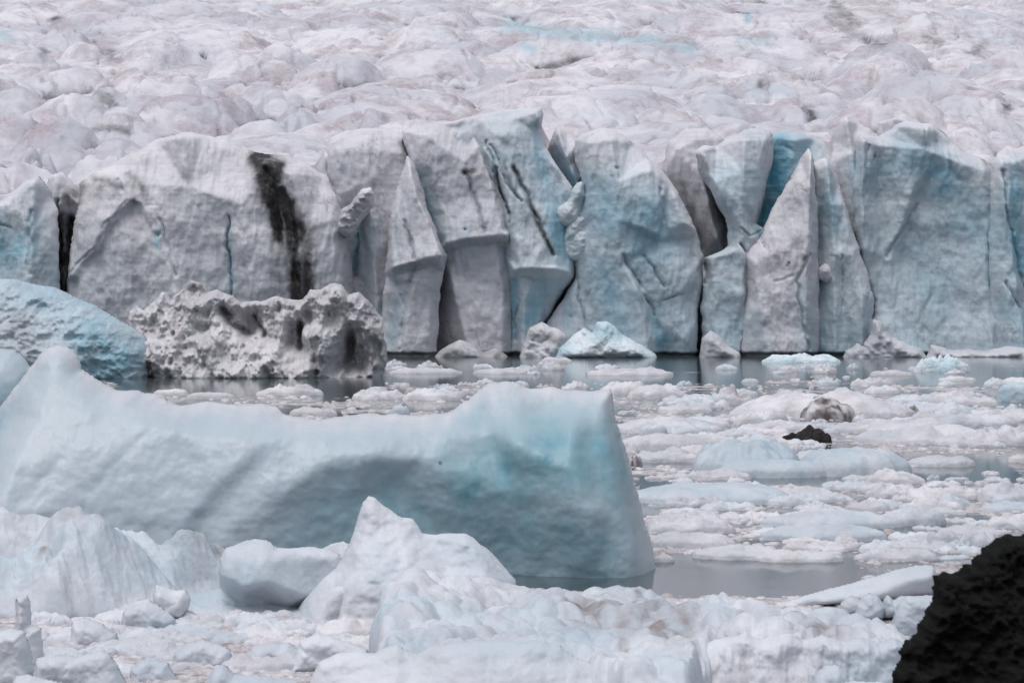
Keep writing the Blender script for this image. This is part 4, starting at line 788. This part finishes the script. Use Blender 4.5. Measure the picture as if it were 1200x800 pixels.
pack([(728, 850), (740, 812), (758, 794), (782, 784), (804, 770), (818, 756), (836, 748), (852, 744), (872, 740), (890, 747), (905, 743), (922, 740), (940, 748), (962, 742), (985, 750), (1008, 746), (1030, 752), (1046, 745), (1058, 752), (1054, 780), (1046, 850)], 37.4,
     'sheer white ice wall with vertical melt flutes at the front right of the lumpy raft',
     [[(840, 760, .15), (838, 800, .3), (835, 845, .4)], [(905, 755, .2), (905, 800, .4), (905, 845, .5)], [(980, 755, .1), (980, 800, .35), (980, 845, .5)], [(1035, 755, .1), (1030, 845, .2)]],
     noise=[('ridged', .7, .055, .22), ('fbm', .5, .16, .8)], paint=[('dirt', [(868, 760), (866, 830)], 8, .38), ('dirt', [(915, 760), (915, 790)], 7, .3), ('dirt', [(850, 744), (990, 748)], 6, .16), ('blue', [(990, 790), (1030, 810)], 26, .25)], name='ice_wall', cat='ice wall', thick=1.4, seed=151, edge=9)
pack([(350, 860), (362, 800), (374, 775), (392, 765), (418, 762), (440, 764), (456, 757), (466, 753), (474, 760), (488, 765), (505, 755), (530, 751), (565, 749), (600, 750), (635, 749), (655, 754), (672, 768), (690, 775), (706, 784), (716, 797), (722, 860)], 35.6,
     'smooth white ice mound at the bottom centre of the picture, in front of the raft',
     [[(400, 772, .1), (405, 800, .3), (400, 850, .6)], [(468, 760, .1), (470, 800, .4), (470, 850, .7)], [(560, 756, .2), (565, 790, .6), (570, 850, .9)], [(640, 758, .1), (650, 790, .4), (660, 850, .7)], [(690, 785, .1), (692, 800, .3), (690, 850, .5)]],
     noise=[('fbm', .6, .12, 1.5), ('fbm', .12, .02, 1)], seed=155, name='ice_mound', cat='ice mound', edge=12, edge_depth=.25)
pack([(900, 715), (915, 706), (940, 698), (970, 689), (1000, 681), (1030, 672), (1050, 666), (1072, 661), (1092, 662), (1096, 676), (1096, 692), (1075, 698), (1040, 702), (1000, 705), (960, 709), (950, 718)], 47.0,
     'long pale ice slab tilted up to the right beside the black mound', [[(950, 700, .1), (1000, 688, .3), (1060, 672, .5), (1088, 668, .5)], [(960, 705, .3), (1010, 700, .5), (1080, 690, .4)]],
     mat='snowb', noise=[('fbm', .8, .05, 3)], edge=7, edge_depth=.2, thick=1.0, seed=157, name='ice_slab', cat='ice slab', rough=.9)
for oi, (ol, Y, lb, mt_) in enumerate([
    ([(982, 724), (984, 706), (990, 699), (999, 697), (1008, 702), (1014, 712), (1012, 724)], 44.6, 'rounded white ice lump behind the raft, left of the twin faceted lump', 'snow'),
    ([(998, 730), (1002, 708), (1010, 697), (1018, 693), (1028, 697), (1036, 710), (1032, 722), (1020, 730)], 44.2, 'faceted white ice lump behind the raft, below the tilted slab', 'snow'),
    ([(1030, 724), (1034, 702), (1039, 695), (1046, 702), (1054, 697), (1064, 698), (1072, 706), (1070, 724)], 44.6, 'small double-pointed ice lump beside the black mound', 'snow'),
    ([(1040, 760), (1042, 730), (1050, 710), (1060, 697), (1085, 696), (1105, 698), (1115, 760)], 42.6, 'bluish white slanting ice block right against the black mound', 'snowb'),
    ([(1010, 745), (1015, 728), (1026, 722), (1040, 732), (1044, 745)], 43.0, 'small stained ice wedge below the faceted lump', 'snow'),
    ([(946, 850), (948, 800), (956, 786), (966, 778), (980, 778), (992, 787), (998, 805), (998, 850)], 34.6, 'white rounded ice lump cut by the bottom edge under the fluted wall', 'snow'),
    ([(975, 850), (980, 800), (1000, 796), (1040, 799), (1060, 850)], 34.0, 'flat white ice piece at the bottom edge beside the black mound', 'snow'),
    ([(16, 800), (20, 760), (22, 720), (21, 700), (25, 696), (34, 697), (38, 706), (38, 730), (50, 735), (52, 800)], 39.2, 'thin upright white ice shard standing at the lower left', 'snow'),
    ([(-60, 860), (-60, 745), (-30, 735), (-5, 738), (15, 736), (30, 738), (36, 755), (44, 790), (48, 860)], 37.2, 'large smooth blue-shaded ice block in the bottom left corner', 'snowb'),
    ([(20, 860), (40, 790), (44, 770), (60, 764), (90, 768), (120, 760), (128, 764), (140, 780), (150, 800), (160, 860)], 36.6, 'broad white ice mound beside the corner block at the lower left', 'snowb'),
    ([(10, 870), (14, 800), (22, 790), (40, 790), (62, 795), (80, 800), (90, 870)], 34.4, 'low white ice piece cut by the bottom edge near the left corner', 'snow'),
    ([(200, 815), (203, 775), (206, 762), (222, 750), (240, 749), (258, 754), (271, 760), (273, 776), (262, 790), (240, 797), (236, 815)], 39.0, 'grey rounded ice boulder sitting in the slush at the lower left', 'snow'),
    ([(276, 805), (284, 768), (298, 756), (318, 750), (340, 752), (358, 764), (366, 775), (352, 786), (340, 805)], 39.6, 'greyish domed ice boulder to the right of the rounded boulder', 'snow'),
    ([(162, 790), (166, 756), (178, 744), (192, 744), (205, 756), (206, 790)], 41.0, 'small white domed ice lump left of the grey boulder', 'snow'),
    ([(150, 840), (155, 780), (175, 768), (198, 776), (212, 800), (216, 840)], 37.6, 'squat white ice lump in front of the small domed lump', 'snow'),
    ([(230, 850), (240, 800), (252, 782), (262, 776), (276, 788), (320, 792), (350, 796), (380, 850)], 36.4, 'jagged white ice piece at the bottom edge below the two boulders', 'snow'),
    ([(178, 725), (181, 694), (184, 684), (192, 686), (205, 691), (218, 690), (224, 700), (222, 712), (216, 725)], 44.2, 'small notched white ice block at the foot of the stained hummock', 'snow'),
    ([(140, 760), (146, 716), (160, 704), (175, 702), (190, 710), (206, 724), (206, 760)], 43.0, 'low rounded ice lump beneath the notched block', 'snow'),
    ([(335, 790), (352, 750), (374, 741), (400, 748), (432, 760), (430, 790)], 38.6, 'white ice lump between the pyramid foot and the bottom mound', 'snow'),
    ([(80, 770), (86, 728), (100, 722), (122, 730), (138, 742), (140, 770)], 41.6, 'low grey-white ice slab at the lower left below the hummock', 'snow'),
    ]):
    pack(ol, Y, lb, mat=mt_, step=1.3, edge=13, edge_depth=.42, thick=.7, noise=[('fbm', .5, .10, 1), ('facets', .45, .14, 1), ('facets', .15, .03, 1), ('fbm', .1, .015, 1)], seed=200 + oi * 3,
         paint=[('blue', [(ol[1][0] + 8, ol[1][1] + 10)], 20, .3)] if mt_ == 'snowb' else [('dirt', [(238, 778)], 20, .18)])

# ================================================================== FLOES ON THE LAGOON
def floe(x0, x1, ytop, ybase, label, mat='floe', flat=2.6, lump=.5, skew=0.0, seed=0, dirt=0.0, blue=0.0, name='ice_floe', cat='ice floe', group=None, depth=None, link=True):
    Yf = dist_of(ybase); m = Yf / F; W = (x1 - x0) * m
    D = depth if depth else min(max(W * .55, .5), 14)
    Yc = Yf + D / 2
    hgt = max(H + (HZ - ytop) * (Yc) / F, .05)
    xc = ((x0 + x1) / 2 - 600) * Yc / F; rx = (x1 - x0) / 2 * Yc / F
    ns = int(min(120, max(20, (x1 - x0) * .9))); nr = int(min(34, max(6, (x1 - x0) * .22)))
    th = np.linspace(0, 2 * np.pi, ns, endpoint=False); r = np.linspace(0, 1, nr + 1)[1:] ** .8
    T, Rr = np.meshgrid(th, r)
    so = seed * 7.31
    wob = 1 + .26 * fbm(np.cos(T) * 1.4 + so, np.sin(T) * 1.4, seed, 4, .6)
    ux = np.cos(T) * Rr * wob; uy = np.sin(T) * Rr * wob
    x = ux * rx; y = uy * D / 2
    q = np.clip(1 - Rr ** flat, 0, 1) ** .5
    nsc = rx * .45
    n = fbm(x / nsc + so, y / nsc * .9, seed + 1, 4, .55) + .8 * facets(x / nsc * 1.3 + so, y / nsc * 1.3, seed + 9)
    z = hgt * q * np.clip(1 + lump * n * 1.1 + skew * ux * .8, .12, 1.35)
    z = z / max(z.max(), 1e-3) * hgt
    z += .03 * hgt * fbm(x / .12 / max(1, rx), y / .12 / max(1, rx), seed + 4, 2)
    z = np.where(Rr > .995, -.08 - .05 * hgt, z)
    V = np.concatenate([[[0, 0, float(z[0].mean())]], np.stack([x, y, z], -1).reshape(-1, 3)])
    I = 1 + np.arange(nr * ns).reshape(nr, ns); J = np.roll(I, -1, 1)
    tri = np.stack([np.zeros(ns, int), I[0], J[0]], -1)
    Q = np.stack([I[:-1], I[1:], J[1:], J[:-1]], -1).reshape(-1, 4)
    dv = np.zeros(len(V)); bv = np.zeros(len(V))
    if dirt: dv[1:] = (dirt * np.clip(.6 + 1.4 * fbm(x / nsc * 1.5, y / nsc * 1.5, seed + 12, 3), 0, 1.2)).ravel()
    if blue: bv[1:] = (blue * np.clip(.6 + 1.2 * fbm(x / nsc, y / nsc, seed + 14, 3), 0, 1.2)).ravel()
    o = make_obj(name, V, [tri, Q], M[mat], {'dirt': dv, 'blue': bv}); o.location = (xc, Yc, 0)
    return tag(o, label, cat, group)

FL = [  # x0, x1, top, base, label, options
 (893, 985, 413, 425, 'low white floe lying just off the foot of the triangular spire', dict(mat='fresh', lump=.7)),
 (1068, 1138, 414, 436, 'small peaked blue-white bergy bit alone on open water at the right', dict(mat='fresh', flat=1.1, lump=.8, blue=.3)),
 (1020, 1068, 433, 440, 'thin floe in the dark water left of the peaked bergy bit', {}),
 (912, 936, 428, 436, 'tiny white floe in open water midway between spire foot and dirty dome', {}),
 (868, 890, 443, 448, 'tiny flat floe in open water above the lumpy floe', {}),
 (830, 884, 449, 474, 'lumpy peaked floe left of the floe that carries the dirty dome', dict(lump=.9, flat=1.7, blue=.25)),
 (793, 846, 461, 474, 'low pale floe joined to the left of the lumpy peaked floe', dict(lump=.5)),
 (868, 1076, 453, 491, 'large white floe carrying the dirty brown dome', dict(lump=.45, flat=1.9, skew=-.12)),
 (1068, 1172, 456, 476, 'broad flat lumpy floe in the right distance, below the peaked bergy bit', dict(lump=.6)),
 (1169, 1230, 447, 471, 'square pale blue floe block at the right edge', dict(mat='dome', flat=6, lump=.15, blue=.3)),
 (1164, 1225, 441, 452, 'low white floe behind the square blue block at the right edge', {}),
 (1100, 1145, 440, 446, 'thin white floe behind the broad flat lumpy floe', {}),
 (996, 1050, 441, 452, 'small white floe behind the large floe of the dirty dome', dict(lump=.8)),
 (1012, 1056, 451, 461, 'small lumpy floe touching the back of the large dome floe', dict(lump=.8)),
 (1142, 1225, 478, 494, 'low white floe near the right edge, second below the blue block', dict(lump=.6)),
 (715, 845, 486, 508, 'long low white floe just right of the big berg top', dict(lump=.45, blue=.2)),
 (748, 784, 497, 513, 'small squarish ice block standing on the long floe beside the big berg', dict(flat=4, lump=.2, mat='snowb')),
 (722, 862, 507, 529, 'broad grey-edged floe right of the big berg cut face', dict(lump=.35, flat=4)),
 (735, 822, 523, 542, 'low floe with a dark silty end against the big berg', dict(lump=.6)),
 (812, 942, 508, 557, 'high domed blue-white floe in the middle of the right half', dict(mat='snowb', flat=2.2, lump=.32, blue=.35, depth=4)),
 (935, 1064, 524, 559, 'smooth flat-topped blue-white floe joined right of the high domed floe', dict(mat='snowb', flat=4, lump=.2, blue=.25, depth=3)),
 (840, 978, 538, 560, 'long low apron floe in front of the high domed floe', dict(mat='snowb', flat=4, lump=.2, blue=.2)),
 (968, 1122, 489, 508, 'long lumpy white floe below the dirty dome floe', dict(lump=.7)),
 (1000, 1182, 496, 520, 'very long lumpy floe right of the black ice wedge', dict(lump=.75, blue=.15)),
 (1080, 1190, 484, 503, 'white floe with flat blue-grey side, behind the very long lumpy floe', dict(lump=.3, flat=4, blue=.2)),
 (1130, 1232, 497, 522, 'knobbly white floe with a hollow, at the right edge', dict(lump=1.0)),
 (1062, 1146, 533, 547, 'thin flat floe in the dark pool on the right', dict(lump=.4, flat=4)),
 (1150, 1172, 551, 556, 'sliver of brown ice in the dark pool at the right', dict(dirt=.45)),
 (1180, 1235, 530, 542, 'thin pale floe at the right edge above the dark pool', dict(flat=4, lump=.3)),
 (1010, 1082, 547, 567, 'small white pyramid-shaped floe in front of the flat-topped floe', dict(flat=1.0, lump=.5)),
 (1013, 1072, 564, 583, 'second small pyramid-shaped floe, just nearer than the first', dict(flat=1.3, lump=.6)),
 (738, 926, 565, 592, 'long rounded pale floe stretching right from the big berg', dict(mat='snowb', lump=.28, flat=3, blue=.25, depth=3)),
 (880, 992, 566, 586, 'lumpy white floe at the right end of the long rounded floe', dict(lump=.6)),
 (850, 876, 558, 572, 'small white block floe on the back of the long rounded floe', dict(lump=.3, flat=3)),
 (1060, 1150, 568, 586, 'lumpy white floe beyond the small black stone', dict(lump=.7)),
 (1145, 1232, 562, 588, 'white lumpy floe carrying the small black stone at the right edge', dict(lump=.7)),
 (752, 862, 601, 626, 'white floe against the waterline of the big berg right end', dict(lump=.6, blue=.15)),
 (768, 848, 596, 612, 'low hump floe behind the floe at the big berg right end', dict(lump=.7)),
 (756, 862, 622, 642, 'rounded white floe, second nearest beside the big berg right end', dict(lump=.35, flat=3)),
 (764, 790, 648, 659, 'tiny round ice lump floating off the big berg corner', dict(flat=2, lump=.3)),
 (892, 1052, 597, 620, 'smooth oval white floe, upper of two stacked ovals', dict(lump=.28, flat=3, mat='snow')),
 (1028, 1108, 595, 616, 'smaller oval floe touching the right end of the upper oval floe', dict(lump=.3, flat=3, mat='snow')),
 (895, 1036, 613, 635, 'smooth oval white floe, lower of two stacked ovals', dict(lump=.25, flat=3, mat='snow')),
 (940, 990, 587, 602, 'low humped floe behind the two oval floes', dict(lump=.5)),
 (990, 1050, 585, 600, 'pale humped floe behind the smaller oval floe', dict(lump=.5)),
 (865, 925, 598, 612, 'small humped floe left of the upper oval floe', dict(lump=.7)),
 (1050, 1130, 581, 600, 'white floe behind and right of the smaller oval floe', dict(lump=.6)),
 (1160, 1195, 579, 595, 'small bright block floe left of the right edge', dict(lump=.2, flat=4, mat='snow')),
 (1085, 1130, 620, 637, 'small domed floe among brash above the black mound', dict(lump=.4)),
 (1120, 1175, 622, 642, 'white floe partly hidden by the top of the black mound', dict(lump=.5)),
 (1150, 1235, 600, 620, 'flat white floe at the right edge above the black mound', dict(lump=.6)),
 (1035, 1056, 633, 643, 'tiny pointed ice piece among brash left of the black mound', dict(flat=1, lump=.4)),
 (946, 1010, 632, 645, 'low brownish floe just below the lower oval floe', dict(lump=.6, dirt=.1)),
 (810, 935, 638, 656, 'long low floe at the back edge of the calm pool', dict(lump=.4, flat=4)),
 (880, 990, 644, 659, 'lumpy low floe at the right back edge of the calm pool', dict(lump=.6)),
 (1000, 1100, 640, 658, 'lumpy pale floe between the calm pool and the black mound', dict(lump=.8)),
 (410, 480, 453, 468, 'low floe with a small pointed lump behind the big berg dip', dict(lump=1.0)),
 (455, 482, 473, 489, 'small round ice lump peeping over the dip of the big berg', dict(mat='snow', flat=2, lump=.3)),
 (470, 548, 454, 469, 'low white floe behind the big berg, right of the pointed lump', dict(lump=.7)),
 (400, 460, 430, 441, 'thin floe touching the right end of the grey rubble iceberg', dict(lump=.6)),
 (455, 545, 430, 438, 'thin white floe off the foot of the narrow prow', dict(lump=.7)),
 (555, 625, 430, 438, 'thin white floe off the foot of the broad block', dict(lump=.7)),
 (635, 672, 418, 425, 'small white floe in front of the fallen ice heap', dict(lump=.5)),
 (690, 790, 430, 440, 'thin lumpy floe in open water below the fallen ice heap', dict(lump=.8)),
 (300, 378, 449, 464, 'pointed white floe below the grey rubble iceberg', dict(lump=.6, flat=1.8)),
 (340, 396, 476, 487, 'small white floe just behind the big berg crest', dict(lump=.4)),
 (218, 276, 459, 468, 'flat grey floe between the rubble iceberg and the berg ramp', dict(flat=4, lump=.2)),
 (178, 222, 455, 464, 'small flat floe left of the flat grey floe', dict(flat=4, lump=.3)),
 (700, 775, 446, 462, 'white lumpy floe beyond the right top of the big berg', dict(lump=.6)),
 (735, 805, 449, 467, 'floe just right of the white lumpy floe beyond the big berg', dict(lump=.6)),
 (770, 835, 470, 484, 'low pale floe left of the lumpy peaked floe, nearer the camera', dict(lump=.5)),
 (858, 925, 480, 498, 'greyish rounded floe in front of the large dome floe', dict(lump=.5)),
 (880, 960, 491, 503, 'ragged low floe above the black ice wedge', dict(lump=.9)),
 (784, 850, 520, 536, 'ragged low white floe left of the high domed floe', dict(lump=.8)),
 (805, 880, 548, 562, 'low lumpy floe at the left foot of the high domed floe', dict(lump=.6)),
 (1095, 1160, 508, 522, 'low floe in front of the very long lumpy floe', dict(lump=.8)),
]
for i, (x0, x1, a, b, lb, kw) in enumerate(FL):
    floe(x0, x1, a, b, lb, seed=300 + i * 5, **kw)
# dirt carrying ice and stones
floe(929, 1012, 463, 492, 'dirty brown domed ice boulder lying on the large white floe', 'rubble', flat=2.2, lump=.3, seed=901, dirt=1.0, name='dirty_ice_dome', cat='dirty ice', depth=4)
floe(905, 974, 497, 519, 'black sediment wedge of ice sloping up to the right', 'rock', flat=1.8, lump=.6, skew=.6, seed=903, name='black_ice_wedge', cat='dirty ice')
floe(1183, 1199, 568, 583, 'small black stone stuck in the floe at the right edge', 'rock', flat=2, lump=.5, seed=905, name='stone', cat='stone')
floe(733, 754, 531, 546, 'dark brown dirty ice chip lodged against the big berg waterline', 'rubble', dirt=1.0, flat=2.5, lump=.6, seed=907, name='ice_chip', cat='dirty ice')
floe(1060, 1078, 474, 486, 'dark dirt lump at the right tip of the large dome floe', 'rubble', flat=2, lump=.4, seed=909, dirt=.9, name='dirt_lump', cat='dirty ice')

# small pieces one could still count: copies of six kinds
proto = []
for k in range(6):
    p = floe(560, 640, 470 + k * 2, 500, None, seed=1000 + k * 7, lump=.5 + .1 * k, flat=1.6 + .5 * k, mat='floe' if k % 2 else 'snow', name='ice_chunk')
    sz = max(v.co.x for v in p.data.vertices); p.data.transform(__import__('mathutils').Matrix.Scale(1 / sz, 4)); proto.append(p)
used = []
POOLS = [(755, 1010, 652, 697), (590, 800, 662, 690), (1062, 1200, 538, 560), (130, 460, 444, 462), (880, 1170, 420, 428), (460, 900, 420, 428), (1010, 1200, 440, 450), (460, 900, 440, 448), (860, 1000, 556, 566)]
def in_pool(px, py): return any(a < px < b and c < py < d for a, b, c, d in POOLS)
R2 = np.random.default_rng(77)
ZONES = [((775, 1195, 462, 655), 120, 'low flat white ice pan among the larger floes on the right', 'low ice pans among the right-hand floes'),
         ((775, 1195, 462, 655), 110, 'small white ice chunk drifting among the larger floes on the right', 'small ice chunks among the right-hand floes'),
         ((40, 430, 716, 790), 90, 'low pale ice pan in the brown slush at the lower left', 'low ice pans in the brown slush'),
         ((400, 1195, 426, 462), 50, 'small ice chunk on the far water near the glacier front', 'small ice chunks near the glacier front'),
         ((40, 430, 722, 775), 40, 'small ice chunk in the brown slush at the lower left', 'small ice chunks in the brown slush')]
first = [True] * 6
for (x0, x1, y0, y1), cnt, lb, grp in ZONES:
    n = 0
    while n < cnt:
        px, py = R2.uniform(x0, x1), R2.uniform(y0, y1)
        if in_pool(px, py): continue
        k = int(R2.integers(6)); p = proto[k]
        if first[k]: o = p; first[k] = False
        else: o = p.copy(); COL.objects.link(o)
        Y = dist_of(py); w = (R2.uniform(14, 42) if 'pan' in lb else R2.uniform(5, 17)) * Y / F * (1 if y0 < 700 else 1.2)
        o.location = ((px - 600) * Y / F, Y, 0); o.scale = (w, w * R2.uniform(.7, 1.2), w * (R2.uniform(.35, .7) if 'pan' in lb else R2.uniform(.7, 1.3))); o.rotation_euler = (0, 0, R2.uniform(-.5, .5) + (3.1416 if R2.random() < .5 else 0))
        tag(o, lb, 'ice pan' if 'pan' in lb else 'ice chunk', grp); o.name = 'ice_pan' if 'pan' in lb else 'ice_chunk'; n += 1

# ================================================================== BRASH ICE (uncountable) AND WATER
def slush_amount(px, py):
    v = np.full(np.shape(px), .39) + .36 * fbm(px / 90., py / 9., 5, 3)
    v = np.where(py < 446, .23 + .25 * fbm(px / 120., py / 3.0, 6, 3), v)
    v = np.where((py < 428), .26 + .3 * (fbm(px / 60, py / 2, 7, 2)), v)
    for a, b, c, d in POOLS:
        k = np.clip(np.minimum(np.minimum(px - a, b - px) / 20, np.minimum(py - c, d - py) / 3 + 1), 0, 1)
        v = v * (1 - k) + .12 * k
    v = np.where(py > 700, .8, v)
    return v + .12 * fbm(np.asarray(px) / 25., np.asarray(py) / 3., 12, 2)
def brash():
    n = 20000
    px = R2.uniform(-40, 1240, n * 2); py = np.where(R2.random(n * 2) < .8, R2.uniform(424, 700, n * 2), R2.uniform(700, 830, n * 2))
    s = slush_amount(px, py); keep = (s + R2.uniform(-.2, .2, n * 2) > .45)
    px, py = px[keep][:n], py[keep][:n]; n = len(px)
    Y = dist_of(py); m = Y / F; x = (px - 600) * m
    w = np.minimum(np.exp(R2.normal(math.log(2.4), .6, n)), 7.0) * m * (1 + .4 * (py > 600)); h = w * R2.uniform(.18, .5, n); dpt = w * R2.uniform(.8, 1.6, n)
    # 3 rings x 7 sectors lumps
    ns = 7; th = np.linspace(0, 2 * np.pi, ns, endpoint=False)
    rr = 1 + R2.uniform(-.3, .3, (n, ns)); rot = R2.uniform(0, 6.28, n)
    cx = np.cos(th[None] + rot[:, None]) * rr; cy = np.sin(th[None] + rot[:, None]) * rr
    low = np.stack([x[:, None] + cx * w[:, None], Y[:, None] + cy * dpt[:, None], np.full((n, ns), -.03)], -1)
    hz = h[:, None] * R2.uniform(.5, 1.0, (n, ns))
    top = np.stack([x[:, None] + cx * w[:, None] * .78, Y[:, None] + cy * dpt[:, None] * .78, hz], -1)
    apex = np.stack([x, Y, h * R2.uniform(.9, 1.3, n)], -1)[:, None]
    V = np.concatenate([low, top, apex], 1); k = 2 * ns + 1
    base = (np.arange(n) * k)[:, None]
    i = np.arange(ns); j = (i + 1) % ns
    Q = np.stack([i, j, j + ns, i + ns], -1); T = np.stack([i + ns, j + ns, np.full(ns, 2 * ns)], -1)
    Q = (base[:, :, None] + Q[None]).reshape(-1, 4); T = (base[:, :, None] + T[None]).reshape(-1, 3)
    dv = np.repeat(R2.uniform(0, .35, n) ** 2 * 2, k)
    o = make_obj('brash_ice', V.reshape(-1, 3), [Q, T], M['brash'], {'dirt': dv, 'blue': np.zeros(n * k)})
    tag(o, 'fine brownish brash ice drifting between the floes', 'brash ice', kind='stuff')
brash()
def water():
    pyv = np.concatenate([1 / np.linspace(1 / 900., 1 / 420., 260), []]); pyv = np.sort(pyv)[::-1]
    Yr = dist_of(pyv); u = np.linspace(-.26, .26, 420)
    U, YY = np.meshgrid(u, Yr); PX = 600 + U * F; PY = np.repeat(pyv[:, None], len(u), 1)
    s = slush_amount(PX, PY)
    # outer ring so that the sheet runs on past everything
    Yr2 = np.concatenate([[-300, 5], Yr, [262, 900]]); s2 = np.pad(s, ((2, 2), (1, 1)), mode='edge'); s2[-2:] = 0; s2[:2] = .3
    XX = U * YY; XX = np.concatenate([XX[:1], XX[:1], XX, XX[-1:], XX[-1:]]); XX = np.concatenate([np.full((len(Yr2), 1), -700.), XX, np.full((len(Yr2), 1), 700.)], 1)
    Y3 = np.repeat(Yr2[:, None], XX.shape[1], 1)
    V = np.stack([XX, Y3, np.zeros_like(XX)], -1)
    I = np.arange(XX.size).reshape(XX.shape)
    Q = np.stack([I[:-1, :-1], I[:-1, 1:], I[1:, 1:], I[1:, :-1]], -1).reshape(-1, 4)
    o = make_obj('water', V.reshape(-1, 3), [Q], M['water'], {'slush': s2.ravel()})
    tag(o, None, None, kind='structure')
water()

# ================================================================== SHORE AND BLACK MOUND
def shore():
    xs = np.linspace(-40, 40, 161); ys = np.linspace(-30, 30, 121); X, Y = np.meshgrid(xs, ys)
    Z = np.where(Y > 0, 3.7 - .16 * Y, 3.7 - .02 * Y) + .10 * fbm(X / 2, Y / 2, 3, 4)
    I = np.arange(X.size).reshape(X.shape); Q = np.stack([I[:-1, :-1], I[:-1, 1:], I[1:, 1:], I[1:, :-1]], -1).reshape(-1, 4)
    tag(make_obj('shore', np.stack([X, Y, Z], -1).reshape(-1, 3), [Q], M['sand']), None, None, kind='structure')
shore()
tag(relief('black_mound', M['soil'], [(985, 1000), (1015, 900), (1032, 830), (1041, 802), (1048, 785), (1052, 768), (1053, 758), (1062, 745), (1074, 728), (1081, 718), (1088, 706), (1092, 692), (1090, 682), (1092, 674), (1104, 668), (1116, 664), (1123, 660), (1125, 655), (1133, 657), (1138, 652), (1148, 648), (1155, 638), (1160, 628), (1170, 628), (1180, 625), (1200, 626), (1230, 622), (1300, 618), (1380, 630), (1460, 700), (1500, 800), (1520, 1000)], 14.5,
    [[(1110, 690, 0), (1120, 740, .05), (1110, 820, .1), (1090, 990, .5)], [(1180, 645, 0), (1190, 720, .15), (1190, 990, .7)], [(1300, 640, 0), (1310, 990, .7)]],
    step=2.2, edge=20, edge_depth=.2, thick=1.6, noise=[('fbm', .35, .10, 1), ('billow', .14, .07, 1), ('fbm', .03, .02, 1)], rough=9, soft=3, seed=171),
    'black earth mound in the bottom right corner, close to the camera', 'earth mound')
# ================================================================== WATER (placeholder bounds), LIGHT, CAMERA
W = bpy.data.worlds.new('World'); scene.world = W; W.use_nodes = True
nt = W.node_tree; bg = nt.nodes['Background']
sky = nt.nodes.new('ShaderNodeTexSky'); sky.sky_type = 'NISHITA'; sky.sun_disc = False
SUN_EL, SUN_AZ = math.radians(74), math.radians(-140)
sky.sun_elevation = SUN_EL; sky.sun_rotation = SUN_AZ; sky.air_density = 1.0; sky.dust_density = 4.0; sky.ozone_density = 1.0
hs = nt.nodes.new('ShaderNodeHueSaturation'); hs.inputs['Saturation'].default_value = 0.45       # an overcast sky is nearly colourless
nt.links.new(sky.outputs[0], hs.inputs['Color'])
nt.links.new(hs.outputs[0], bg.inputs[0]); bg.inputs[1].default_value = 0.15
sl = bpy.data.lights.new('sun', 'SUN'); sl.energy = 1.15; sl.angle = math.radians(35); sl.color = (1.0, .96, .965)
so = bpy.data.objects.new('sun', sl); COL.objects.link(so)
d = Vector((math.sin(SUN_AZ) * math.cos(SUN_EL), math.cos(SUN_AZ) * math.cos(SUN_EL), math.sin(SUN_EL)))
so.rotation_euler = (-d).to_track_quat('-Z', 'Y').to_euler(); so.location = (0, 0, 60)
cd = bpy.data.cameras.new('camera'); co = bpy.data.objects.new('camera', cd); COL.objects.link(co)
co.location = (0, 0, H); co.rotation_euler = (math.radians(90), 0, 0)
cd.sensor_width = 36; cd.lens = F / 1200 * 36; cd.shift_y = -50 / 1200; cd.clip_start = 0.5; cd.clip_end = 3000
cd.dof.use_dof = True; cd.dof.focus_distance = 110; cd.dof.aperture_fstop = 9
scene.camera = co
scene.view_settings.view_transform = 'Standard'; scene.view_settings.look = 'None'; scene.view_settings.gamma = 1; scene.view_settings.use_curve_mapping = False
scene.view_settings.exposure = -0.08
scene.render.engine = 'CYCLES'
scene.render.resolution_x = 1024; scene.render.resolution_y = 682
scene.cycles.max_bounces = 4; scene.cycles.diffuse_bounces = 2; scene.cycles.glossy_bounces = 2
